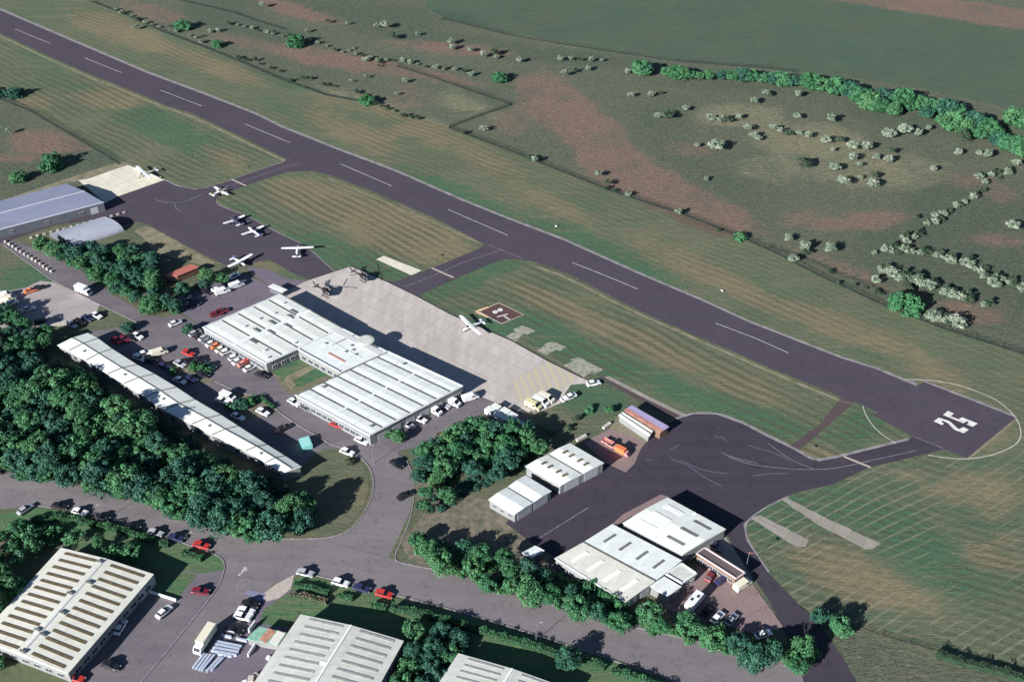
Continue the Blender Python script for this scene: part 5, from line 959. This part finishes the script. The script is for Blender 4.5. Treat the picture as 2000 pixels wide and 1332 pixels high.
for x, y, r, h, k, lb_ in ((1110, 1285, 3.4, 5.5, 'dark', 'big dark round tree standing in the clipped hedge line'), (1600, 1203, 2.4, 4, 'dark', 'dark tree at the corner of the southern drive and the field'), (1642, 1222, 3.1, 4.6, 'leaf', 'round leafy tree on the bank right of the southern drive'),
        (1770, 597, 6.0, 6.2, 'bright', 'large bright green round tree on the airfield boundary at the right'), (368, 643, 2.6, 3, 'dark', 'round dark bush beside the lone white car by the terminal'), (779, 852, 2.6, 3.6, 'leaf', 'tree against the south corner of the terminal'), (760, 848, 2.0, 2.6, 'shrub', 'low bright bush against the south corner of the terminal'),
        (1030, 842, 3.6, 5.5, 'dark', 'dark rounded tree at the lower corner of the white plant compound'), (578, 84, 6.0, 5, 'bright', 'wide bright green tree in the far hedge left of centre'), (975, 153, 4.6, 5, 'bright', 'bright green tree alone on the reddish moor near the top centre'), (357, 52, 5, 4.5, 'bright', 'bright green tree in the hedge near the top left'),
        (425, 88, 3.6, 3.6, 'bright', 'small bright green tree below the hedge near the top left'), (717, 198, 4, 3.6, 'bright', 'green bush in the boundary hedge above the runway'), (100, 320, 6, 4.5, 'leaf', 'wide green bush on the moor above the blue grey hangar'), (38, 348, 3.6, 3, 'leaf', 'smaller green bush on the moor above the blue grey hangar'), (30, 184, 4, 3.5, 'dark', 'dark tree at the left edge above the west grass'), (2, 184, 4, 3.5, 'dark', 'dark tree cut by the left edge above the west grass'),
        (222, 662, 0.01, 3, 'dark', ''), (250, 640, 2.4, 3, 'dark', 'bush at the north end of the long building'), (380, 716, 2.2, 2.6, 'shrub', 'left shrub on the upper planted island'), (399, 722, 2.4, 2.6, 'shrub', 'right shrub on the upper planted island'), (338, 726, 1.8, 2, 'shrub', 'small shrub on the left tip of the upper planted island'), (470, 790, 2.6, 3, 'dark', 'dark shrub in the middle of the lower planted island'), (492, 783, 2.2, 2.4, 'shrub', 'pale shrub on the right of the lower planted island'), (450, 794, 1.8, 2.2, 'shrub', 'small shrub on the left of the lower planted island'), (681, 902, 1.6, 2, 'gorse', 'small bush on the edge of the grass bank'),
        (1445, 463, 3.0, 2.6, 'shrub', 'green bush on the boundary fence right of centre')):
    if r > .1: tree(x, y, r, h, k, lb_, None)
GT = 'trees of the far hedge line'
for i, (x, y, r) in enumerate([(1252, 135, 5), (1262, 135, 4.6), (1318, 143, 5), (1332, 144, 4), (1302, 140, 3.6), (1450, 148, 5.2), (1468, 149, 4.6), (1490, 153, 4.6), (1525, 156, 4.8), (1545, 158, 4.2), (1582, 160, 6), (1605, 165, 5), (1637, 171, 6.6), (1660, 178, 5.4), (1682, 188, 6.6), (1700, 200, 5.6), (1715, 206, 5), (1725, 185, 4.6), (1765, 196, 7.2), (1785, 199, 5), (1748, 214, 4), (1850, 213, 6.8), (1870, 216, 4.6), (1842, 234, 4.2), (1868, 240, 7), (1900, 240, 7), (1930, 251, 6), (1985, 232, 7), (2010, 240, 6), (1950, 274, 5.4), (1975, 282, 5.6), (2000, 290, 6), (1888, 252, 4.4), (1505, 155, 4), (1350, 147, 3), (1365, 148, 3.4), (1385, 147, 3), (1410, 147, 3.6), (1430, 148, 4), (1812, 204, 5), (1832, 208, 4.6), (1810, 220, 4), (1915, 262, 4.2), (1945, 262, 4)]):
    tree(x, y, r * .95, r * .8 + 2.6, ['leaf', 'leafy', 'bright', 'leaf'][i % 4].replace('leafy', 'dark'), 'green bushy tree in the long hedge below the far pasture', GT)
GB = 'whitish bushes scattered on the moor'
BUSH = [(1502, 183, 2), (1559, 183, 2.6), (1556, 226, 2.4), (1624, 230, 3.2), (1510, 248, 2.6), (1540, 259, 2.4), (1560, 259, 2.4), (1578, 264, 2.4), (1524, 254, 2), (1612, 273, 2.8), (1640, 272, 2.2), (1667, 284, 3.2), (1692, 285, 3), (1627, 292, 1.6), (1665, 307, 3), (1567, 317, 3.8), (1630, 326, 2.8), (1679, 321, 1.8), (1712, 307, 2), (1736, 311, 2.4), (1742, 292, 2.6), (1735, 261, 3.6), (1767, 253, 3.6), (1794, 259, 2.8), (1814, 249, 2), (1882, 264, 4.2), (1872, 297, 2.2), (1912, 299, 1.8), (1930, 300, 3), (1822, 329, 2.2),
        (1707, 341, 2.4), (1705, 358, 2.6), (1647, 352, 3), (1682, 346, 1.4), (1980, 439, 3.2), (1790, 423, 1.8), (1400, 283, 4), (1362, 283, 1.8), (1388, 230, 3), (1409, 232, 2.6), (1425, 234, 2), (1443, 227, 2.2), (1460, 248, 2.6), (1472, 264, 2), (1480, 270, 2), (1305, 223, 3.2), (1285, 226, 2), (1340, 211, 2.2), (1233, 185, 1.8), (1272, 184, 2), (1290, 181, 1.5), (1474, 196, 2.6), (1497, 181, 2.2), (1102, 142, 2.6), (1148, 134, 2), (1123, 137, 1.8), (1015, 117, 2.4), (1225, 140, 2), (1095, 114, 2.2), (1115, 114, 2), (1132, 115, 2), (1155, 116, 2), (1175, 117, 1.6),
        (1540, 465, 2.2), (1572, 480, 3), (1574, 491, 2), (1622, 484, 3), (1548, 505, 2.4), (1710, 547, 2.4), (1167, 338, 2.4), (1187, 356, 2.2), (1227, 379, 1.6), (1045, 311, 2.2), (1326, 413, 2), (945, 251, 2), (904, 258, 1.8), (791, 158, 1.8), (715, 149, 1.6), (775, 183, 1.4), (685, 158, 1.2), (770, 70, 2.6), (815, 66, 1.8), (885, 92, 2.2), (917, 96, 2.2), (882, 80, 2.6), (965, 100, 3.2), (945, 106, 2.4), (968, 111, 1.8), (600, 60, 1.8), (512, 9, 2.6), (640, 42, 1.8), (678, 45, 1.6), (750, 48, 3), (735, 50, 2), (17, 255, 2), (740, 128, 1.2), (1380, 349, 1.4), (265, 53, 2)]
for i, (x, y, r) in enumerate(BUSH): tree(x, y, r * .78 * RND.uniform(.85, 1.15), max(1.5, r * 1.45), 'blossom' if i % 5 else 'gorse', 'small whitish round bush dotted on the rough moor', GB, 'bush', 'bush', 1.1)
LINES = [('whitish bushes of the diagonal hedge at the right', 'whitish bush in the diagonal hedge climbing to the right edge', [(2010, 300), (1985, 318), (1968, 336), (1950, 347), (1938, 340), (1925, 355), (1912, 346), (1920, 372), (1900, 385), (1885, 395), (1868, 402), (1855, 412), (1842, 417), (1826, 421), (1812, 436), (1800, 450), (1786, 462), (1770, 471), (1762, 463), (1745, 478), (1728, 486), (1710, 494), (1742, 490), (1755, 492), (1828, 432)], 2.4),
    ('whitish bushes of the hedge sloping to the right edge', 'whitish bush in the hedge that slopes down to the right edge', [(1765, 486), (1782, 490), (1800, 494), (1815, 492), (1830, 497), (1846, 503), (1858, 508), (1875, 513), (1890, 512), (1902, 524), (1915, 530), (1930, 536), (1945, 543), (1955, 546), (1970, 551), (1984, 556), (2000, 562), (1920, 540), (1940, 552)], 2.8),
    ('big whitish bushes beyond the boundary fence', 'large whitish bush just beyond the boundary fence at the right', [(1725, 528), (1742, 533), (1757, 539), (1772, 543), (1785, 546), (1752, 545), (1815, 556), (1774, 563), (1848, 570), (1862, 575), (1877, 580), (1892, 584), (1925, 594), (1822, 618), (1838, 622), (1855, 627), (1870, 630)], 3.2),
    ('bushes of the hedge crossing the top left', 'small pale bush in the long hedge crossing the moor at top left', [(225, 17), (240, 25), (255, 32), (268, 37), (282, 43), (296, 48), (312, 52), (330, 52), (345, 60), (372, 68), (385, 72), (398, 70), (392, 80), (410, 62), (425, 58), (448, 45), (462, 48), (478, 52), (492, 55), (505, 60), (520, 62), (535, 66), (552, 70), (568, 68), (605, 78), (622, 84), (640, 90), (655, 98), (668, 102), (682, 100), (695, 104), (708, 108), (722, 112), (738, 116), (752, 118), (768, 119), (787, 119), (800, 121), (815, 125), (832, 129), (850, 131), (868, 133), (888, 135), (905, 138), (922, 144), (690, 95), (715, 116), (745, 121)], 1.9),
    ('bushes of the runway boundary hedge', 'low dark bush on the boundary hedge above the runway grass', [(465, 113), (480, 117), (497, 116), (510, 124), (530, 132), (550, 140), (566, 157), (590, 151), (600, 153), (608, 152), (630, 164), (642, 167), (655, 168), (700, 180), (715, 186), (733, 202), (745, 208), (758, 212), (772, 217), (790, 224), (803, 228), (818, 230)], 1.9),
    ('bushes along the eastern boundary fence', 'small dark bush on the boundary fence east of the runway', [(1035, 306), (1043, 308), (1052, 311), (1185, 366), (1200, 372), (1322, 410), (1330, 413), (1405, 449), (1436, 462), (1452, 465), (1620, 531), (1640, 553), (1672, 555), (1690, 562), (1712, 569), (1722, 573)], 1.7)]
for g, lb_, pts, r in LINES:
    for i, (x, y) in enumerate(pts):
        rr = r * RND.uniform(.45, .9); dark = ('dark' in lb_) or (i % 4 == 3)
        tree(x + RND.uniform(-2, 2), y + RND.uniform(-1, 1), rr, max(1.4, rr * 1.5), 'gorse' if dark else 'blossom', lb_, g, 'bush', 'bush', 1.15)
for k, (g, lb_, pts, r) in enumerate(LINES[:3]):  # added dark bushes, up-right of the pale ones, stand in for their shade
    for i, (x, y) in enumerate(pts[::2]):
        tree(x + RND.uniform(5, 9), y - RND.uniform(3, 6), r * RND.uniform(.6, .9), r, 'gorse', ('dark bush added as shade behind whitish ones ' + ('in the diagonal hedge at the right', 'in the hedge sloping to the right edge', 'beyond the boundary fence')[k]), 'added shade ' + g.replace('whitish ', '').replace('big ', ''), 'bush', 'bush')
# undergrowth: one uncountable mass of low leaves under and between the trees
def undergrowth(name_label, polys, gap, r, m, seed):
    rnd = random.Random(seed); P = []
    for poly in polys:
        xs = [p[0] for p in poly]; ys = [p[1] for p in poly]
        for _ in range(2500):
            q = (rnd.uniform(min(xs), max(xs)), rnd.uniform(min(ys), max(ys)))
            if not inside(q, poly): continue
            g = at(*q)
            if all((g - o_).length > gap for o_ in P): P.append(g)
    src = CR['gorse'][0]; n = len(src.vertices); co = np.empty(n * 3, np.float32); src.vertices.foreach_get('co', co); co = co.reshape(-1, 3)
    cl = np.empty(n * 4, np.float32); src.color_attributes['clump'].data.foreach_get('color', cl); cl = cl.reshape(-1, 4)
    V = []; K = []
    for g in P:
        a = rnd.uniform(0, 6.28); s_ = rnd.uniform(*r); Rm = np.array([[math.cos(a), -math.sin(a), 0], [math.sin(a), math.cos(a), 0], [0, 0, .8]]) * s_
        V.append(co @ Rm.T + np.array([g.x, g.y, s_ * .25])); k = cl.copy(); k[:, 0] = np.clip(k[:, 0] * rnd.uniform(.5, 1.2), 0, 1); K.append(k)
    V = np.concatenate(V); F_ = np.arange(len(V)).reshape(-1, 4)
    me = bpy.data.meshes.new('undergrowth'); me.from_pydata(V.tolist(), [], F_.tolist()); me.materials.append(m)
    ca = me.color_attributes.new('clump', 'FLOAT_COLOR', 'POINT'); ca.data.foreach_set('color', np.concatenate(K).astype(np.float32).ravel())
    tag(mesh_ob('undergrowth', me), name_label, 'undergrowth', kind='stuff')
undergrowth('tangled green undergrowth filling the gaps between the roadside trees', [[(800, 1050), (870, 1062), (1000, 1095), (1080, 1122), (1220, 1192), (1370, 1228), (1500, 1262), (1590, 1280), (1565, 1300), (1450, 1280), (1300, 1240), (1150, 1203), (1050, 1172), (960, 1150), (890, 1120), (820, 1085)]], 1.9, (1.3, 2.3), M_leaf, 3)
undergrowth('low dark undergrowth covering the floor of the big wood', [[(-60, 650), (40, 670), (110, 700), (190, 745), (300, 820), (400, 880), (480, 925), (560, 950), (610, 985), (600, 1035), (480, 1046), (380, 1022), (280, 982), (160, 950), (-60, 915)]], 2.8, (1.8, 2.8), M_leafd, 4)
undergrowth('low scrub around the trees of the middle wood', [[(808, 885), (870, 848), (925, 818), (1000, 832), (1070, 865), (1030, 905), (975, 940), (905, 975), (850, 1005), (820, 1000), (830, 950)]], 3.0, (1.2, 2.2), M_leafd, 5)
# hedges
def hedge(pts, wd, hgt, label, m=None, seed=1):
    P = [at(*p, hgt / 2) for p in pts]; c = P[0]; o = empty('hedge', (c.x, c.y, .07), 0, label, 'hedge')
    rnd = np.random.RandomState(seed); V = []; Fc = []; Cc = []
    for a, b in zip(P, P[1:]):
        d = (b - a); L_ = Vector((d.x, d.y, 0)).length; u_ = np.array([d.x / L_, d.y / L_, 0]); n_ = np.array([-u_[1], u_[0], 0])
        for k in range(int(L_ * 75)):
            s_ = rnd.uniform(0, L_); w_ = rnd.uniform(-1, 1); z = rnd.rand(); top = rnd.rand() < .55
            wob = 1 + .18 * math.sin(s_ * .9 + seed) + .1 * math.sin(s_ * 2.3)
            if top: q = n_ * w_ * wd / 2 * wob + np.array([0, 0, hgt * wob * rnd.uniform(.9, 1.03)])
            else: q = n_ * (1 if w_ > 0 else -1) * wd / 2 * wob * rnd.uniform(.9, 1.05) + np.array([0, 0, hgt * z])
            q = q + np.array([a.x - c.x, a.y - c.y, 0]) + u_ * s_; nn = rnd.normal(size=3); nn /= np.linalg.norm(nn); t = np.cross(nn, rnd.normal(size=3)); t /= np.linalg.norm(t); v_ = np.cross(nn, t); sz = rnd.uniform(.1, .2)
            i = len(V); V += [tuple(q + t * sz), tuple(q + v_ * sz), tuple(q - t * sz), tuple(q - v_ * sz)]; Fc.append((i, i + 1, i + 2, i + 3)); f_ = rnd.rand() * .7 + .3 * math.sin(s_ * .7) ** 2; Cc += [(f_, rnd.rand(), 0, 1)] * 4
    me = bpy.data.meshes.new('foliage'); me.from_pydata(V, [], Fc); me.materials.append(m or M_hedge)
    ca = me.color_attributes.new('clump', 'FLOAT_COLOR', 'POINT'); ca.data.foreach_set('color', np.array(Cc, dtype=np.float32).ravel())
    mesh_ob('foliage', me, o)
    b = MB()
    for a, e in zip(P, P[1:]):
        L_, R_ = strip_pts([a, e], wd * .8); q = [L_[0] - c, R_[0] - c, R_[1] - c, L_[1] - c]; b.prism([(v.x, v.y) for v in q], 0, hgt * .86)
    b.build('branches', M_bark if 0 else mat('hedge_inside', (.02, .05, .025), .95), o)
hedge([(765, 1186), (830, 1200), (900, 1220), (980, 1244), (1050, 1264), (1085, 1276)], 1.5, 1.8, 'long clipped green hedge along the south side of the main road', seed=2)
hedge([(1140, 1288), (1165, 1294), (1182, 1304)], 1.5, 1.6, 'short clipped hedge right of the big dark round tree', seed=3)
hedge([(1195, 1310), (1230, 1318), (1270, 1332), (1310, 1348)], 1.5, 1.6, 'clipped hedge running off the bottom edge beside the main road', seed=4)
hedge([(190, 1026), (225, 1032), (265, 1045), (300, 1056)], 1.6, 1.7, 'clipped hedge above the cream factory behind the parked cars', seed=5)
hedge([(62, 1020), (100, 1012), (140, 1013), (186, 1025)], 1.6, 1.7, 'curved hedge on the left of the verge above the cream factory', seed=6)
hedge([(312, 1062), (330, 1064)], 1.5, 1.4, 'short piece of hedge near the street corner', seed=7)
hedge([(357, 1078), (395, 1092)], 1.5, 1.4, 'hedge on the verge just left of the street corner', seed=8)
hedge([(575, 1140), (610, 1149), (642, 1158)], 1.3, 1.3, 'low hedge behind the silver parked car at the street corner', seed=9)
hedge([(568, 1160), (600, 1164), (640, 1176)], 1.3, 1.1, 'brownish low hedge nearest the grey factory', mat('dry_hedge', (.2, .17, .12), .9), seed=10)
hedge([(660, 1162), (690, 1170)], 1.1, 1.0, 'tiny hedge piece behind the navy parked car', seed=11)
hedge([(725, 1180), (755, 1187)], 1.2, 1.2, 'small hedge piece left of the long clipped hedge', seed=12)
hedge([(508, 775), (525, 790), (535, 797)], 1.0, .9, 'thin hedge on the lane side of the lower planted island', seed=13)
hedge([(1830, 1276), (1870, 1290), (1915, 1302), (1960, 1312), (2010, 1330)], 1.8, 1.8, 'dark hedge along the field edge at the lower right corner', M_gorse, seed=14)
hedge([(1615, 1296), (1660, 1335), (1690, 1360)], .8, .8, 'low hedge along the southern drive at the bottom edge', M_gorse, seed=15) if 0 else None
# ------------------------------------------------------------ fences, posts, walls
M_post = mat('fence_timber', (.10, .085, .07), .9); M_wire = mat('fence_wire', (.03, .035, .03), .8); M_stone = mat('pale_stone', (.48, .45, .40), .9, noise=.25, nscale=2); M_steel = mat('galvanised_steel', (.4, .41, .43), .45, .6)
pm = MB().box((0, 0, .65), (.14, .14, 1.3)); PM = bpy.data.meshes.new('post'); PM.from_pydata(pm.v, [], pm.f); PM.materials.append(M_post)
def fence(pts, label, step=9, hgt=1.2):
    P = [at(*p) for p in pts]; c = P[0]; o = empty('fence', (c.x, c.y, .06), 0, label, 'fence'); b = MB(); n = 0
    for a, e in zip(P, P[1:]):
        L_ = (e - a).length; k = max(1, round(L_ / step)); rz = math.atan2(e.y - a.y, e.x - a.x)
        for i in range(k):
            q = a.lerp(e, i / k) - c
            if n < 100: pp = bpy.data.objects.new('post', PM); C.objects.link(pp); pp.parent = o; pp.location = q; pp.rotation_euler = (0, 0, rz); n += 1
        for z in (.35, .7, 1.05): m_ = (a + e) / 2 - c; b.box((m_.x, m_.y, z), (L_, .05, .07), rz)
    b.build('rails', M_wire, o)
fence([(877, 248), (960, 280), (1040, 311), (1190, 371), (1330, 416), (1450, 463), (1530, 500), (1600, 537), (1720, 592), (1850, 643), (2010, 693)], 'long dark fence along the airfield boundary east of the runway bend')
fence([(877, 248), (935, 226), (1000, 204)], 'short fence linking the boundary corner to the moor fence')
fence([(775, 128), (850, 152), (930, 180), (1000, 204)], 'moor fence running down to the boundary corner')
fence([(1500, 482), (1560, 504), (1625, 532), (1700, 562), (1760, 588)], 'second fence just beyond the boundary fence', 9)
fence([(0, 192), (60, 216), (120, 251), (200, 298), (235, 320)], 'fence between the west grass and the moor')
fence([(-30, 60), (0, 70)], 'x') if 0 else None
fence([(862, 36), (930, 52), (1000, 69), (1100, 86), (1180, 98), (1320, 119), (1500, 133), (1560, 140)], 'far fence along the lower edge of the pasture', 12)
fence([(1010, 827), (1060, 842), (1100, 862), (1115, 865)], 'light fence from the plant compound to the small white hangar', 5)
fence([(1600, 1198), (1640, 1212), (1720, 1243), (1830, 1273)], 'wire fence along the field edge at the lower right', 7)
def slabwall(pts, label, wd=.5, hgt=1.0, m=None, name='wall', cat='wall'):
    P = [at(*p) for p in pts]; c = P[0]; b = MB()
    for a, e in zip(P, P[1:]): m_ = (a + e) / 2 - c; b.box((m_.x, m_.y, hgt / 2), ((e - a).length, wd, hgt), math.atan2(e.y - a.y, e.x - a.x))
    o = b.build(name, m or M_stone, bevel=.05); o.location = (c.x, c.y, .08); return tag(o, label, cat)
slabwall([(77, 645), (130, 632)], 'long low pale wall at the foot of the west car park', .9, 1.0)
slabwall([(1126, 862), (1145, 852)], 'pale stone wall piece nearest the eight-light hangar', 1.0, .7)
slabwall([(1178, 838), (1192, 828)], 'pale stone wall piece at the corner of the pink yard', 1.0, .7)
slabwall([(292, 1157), (345, 1174)], 'white low wall between the factory lawn and yard', .4, .8, M_skyw)
slabwall([(487, 1236), (500, 1219)], 'upright white wall panel left of the green lean-to', .35, 1.6, M_skyw)
slabwall([(485, 1283), (500, 1260)], 'slim white wall below the green lean-to', .35, 1.2, M_skyw)
slabwall([(1345, 985), (1385, 1000)], 'x') if 0 else None
slabwall([(262, 330), (315, 349)], 'low cream kerb wall at the far edge of the bright concrete pad', .8, .5, M_concb)
# plant compound
c = at(985, 812); cp = []
for i, (x, y) in enumerate([(957, 803), (969, 797), (974, 812), (987, 805), (988, 819), (1001, 814), (1012, 829)]):
    p = at(x, y, 1.2); o = empty('plant_cabin', (p.x, p.y, .1), RW - .05, f'white square plant cabin, {ORD[i]} from the left in the fenced plant compound', 'cabin', 'white plant cabins in the compound')
    b = MB(); b.box((0, 0, .95), (2.7, 2.1, 1.7)); b.build('body', M_skyw, o, bevel=.05); b = MB(); b.box((0, 0, 1.88), (2.9, 2.3, .14)); b.build('roof', M_rW, o); b = MB(); b.box((-1.36, 0, .85), (.06, .8, 1.5)); b.build('door', M_roller, o)
    b = MB(); b.box((.4, -1.07, 1.2), (.8, .06, .5)); b.build('vent', M_blackp, o)
def box_thing(name, label, cat, x, y, d, rz, m, z=None, group=None, lid=None):
    p = at(x, y, d[2]); o = empty(name, (p.x, p.y, .1), rz, label, cat, group); b = MB(); b.box((0, 0, d[2] / 2), d, taper=(1.05, 1.08) if lid else (1, 1)); b.build('body', m, o, bevel=.05)
    b = MB()
    for k in range(5): b.box((-d[0] / 2 + d[0] * (k + .5) / 5, 0, d[2] * .5), (.1, d[1] + .16, d[2] * .8))
    b.build('ribs', m, o)
    b = MB(); b.box((0, 0, d[2] + .01), (d[0] * .9, d[1] * .84, .05)); b.build('lid', lid or m, o); return o
box_thing('skip_container', 'turquoise skip container at the end of the long building', 'skip', 597, 863, (4.2, 3.0, 1.7), heading(597, 863, 4, 10), mat('turquoise_paint', (.22, .55, .52), .5, noise=.1, nscale=1), lid=mat('turquoise_lid', (.30, .62, .58), .6))
for i, (x, y, s_) in enumerate([(548, 1276, 1.5), (538, 1284, 1.2), (556, 1268, 1.3), (524, 1283, 1.0), (490, 1324, 1.8), (478, 1332, 1.4), (500, 1316, 1.2)]):
    box_thing('crate', 'pale crate in the clutter along the wall of the middle factory', 'crate', x, y, (s_, s_ * .8, s_ * .6), .4 * i, M_skyw if i % 2 else M_stone, group='crates beside the middle factory')
# steel beams
M_beam = mat('blue_white_steel', (.62, .68, .80), .35, .3)
def beam(p, q, label, grp):
    a, e = at(*p, .4), at(*q, .4); c = (a + e) / 2; o = empty('steel_beam', (c.x, c.y, .1), math.atan2(e.y - a.y, e.x - a.x), label, 'steel beam', grp); L_ = (e - a).length
    b = MB(); b.box((0, 0, .52), (L_, .55, .08)); b.build('top_flange', M_beam, o); b = MB(); b.box((0, 0, .28), (L_, .12, .40)); b.build('web', M_beam, o); b = MB(); b.box((0, 0, .04), (L_, .55, .08)); b.build('bottom_flange', M_beam, o)
for i, (p, q) in enumerate([((377, 1304), (399, 1275)), ((383, 1306), (405, 1277)), ((389, 1308), (412, 1277)), ((394, 1309), (419, 1278)), ((403, 1311), (430, 1283)), ((412, 1309), (436, 1284))]):
    beam(p, q, f'long pale steel beam, {ORD[i]} from the left in the bundle below the cream lorry', 'steel beams laid across the yard')
for i, (p, q) in enumerate([((422, 1252), (472, 1262)), ((419, 1257), (468, 1267)), ((416, 1264), (466, 1273)), ((412, 1270), (462, 1279)), ((425, 1276), (452, 1281)), ((433, 1239), (452, 1244)), ((461, 1246), (482, 1251))]):
    beam(p, q, f'pale blue steel beam, {ORD[i]} from the top in the stack right of the cream lorry', 'steel beams stacked beside the lorry')
# concrete blocks lining the roads at the left
blk = MB().box((0, 0, .35), (1.1, .6, .7), taper=(.85, .8)); BM = bpy.data.meshes.new('block'); BM.from_pydata(blk.v, [], blk.f); BM.materials.append(M_stone)
def blocks(a, e, n, label, grp):
    for i in range(n):
        t = i / (n - 1); x = a[0] + (e[0] - a[0]) * t + RND.uniform(-.6, .6); y = a[1] + (e[1] - a[1]) * t + RND.uniform(-.4, .4); p = at(x, y, .4)
        o = bpy.data.objects.new('concrete_block', BM); C.objects.link(o); o.location = (p.x, p.y, .08); o.rotation_euler = (0, 0, RND.uniform(-.3, .3) + heading(*a, e[0] - a[0], e[1] - a[1])); tag(o, label, 'block', grp)
blocks((10, 472), (100, 530), 13, 'pale concrete block in the line along the left edge of the estate road', 'concrete blocks along the estate road')
blocks((45, 446), (168, 411), 10, 'pale concrete block in the line below the blue grey hangar', 'concrete blocks below the blue hangar')
blocks((60, 464), (243, 415), 15, 'pale concrete block in the line above the barrel hangar', 'concrete blocks above the barrel hangar')
# lamp posts
def lamp(x, y, label, hgt=6.5, az=.5):
    p = at(x, y); o = empty('street_lamp', (p.x, p.y, .08), az, label, 'street lamp', 'street lamps')
    b = MB(); b.tube((0, 0, 0), (0, 0, hgt), .09, .05, 8); b.build('pole', M_steel, o); b = MB(); b.tube((0, 0, hgt), (1.1, 0, hgt + .2), .04, .03, 6); b.build('arm', M_steel, o); b = MB(); b.box((1.35, 0, hgt + .18), (.6, .22, .1)); b.build('lantern', M_frame, o)
lamp(192, 1022, 'tall street lamp on the verge above the cream factory, left one'); lamp(372, 1075, 'tall street lamp near the red car on the main road'); lamp(1047, 1252, 'tall street lamp on the verge by the long clipped hedge'); lamp(1248, 1215, 'street lamp beside the roadside belt of trees'); lamp(548, 1098, 'street lamp at the main junction') if 0 else None
lamp(730, 905, 'street lamp on the inner side of the road bend', 6.0, 1.5); lamp(100, 520, 'street lamp by the concrete blocks on the estate road', 6.0)
# windsock
p = at(1457, 1110); o = empty('windsock', (p.x, p.y, .1), .2, 'tall thin windsock mast beside the southern drive', 'windsock')
b = MB(); b.tube((0, 0, 0), (0, 0, 6.5), .09, .05, 8); b.build('mast', M_steel, o); b = MB(); b.tube((0, 0, 6.3), (1.5, 0, 5.8), .22, .1, 10); b.build('sock', mat('windsock_orange', (.35, .16, .09), .8), o)
# small airfield marker boards
for x, y, lb_ in ((1591, 874, 'small dark marker board on the dry grass by the short taxiway'), (483, 327, 'small dark marker board on the grass above the west taxiway'), (861, 500, 'small dark marker board on the grass above the middle taxiway'), (267, 52, 'small dark marker on the grass north of the runway at the left'), (1086, 444, 'small white marker on the grass north of the runway'), (1410, 570, 'white marker on the grass north of the runway right of centre')):
    p = at(x, y); o = empty('marker_board', (p.x, p.y, .07), RW, lb_, 'sign'); mm = M_blackp if 'dark' in lb_ else M_skyw
    b = MB(); b.box((0, 0, .45), (.9, .12, .35)); b.build('board', mm, o)
    for s_ in (-.35, .35): b = MB(); b.box((s_, 0, .18), (.1, .1, .4)); b.build('leg', M_steel, o)
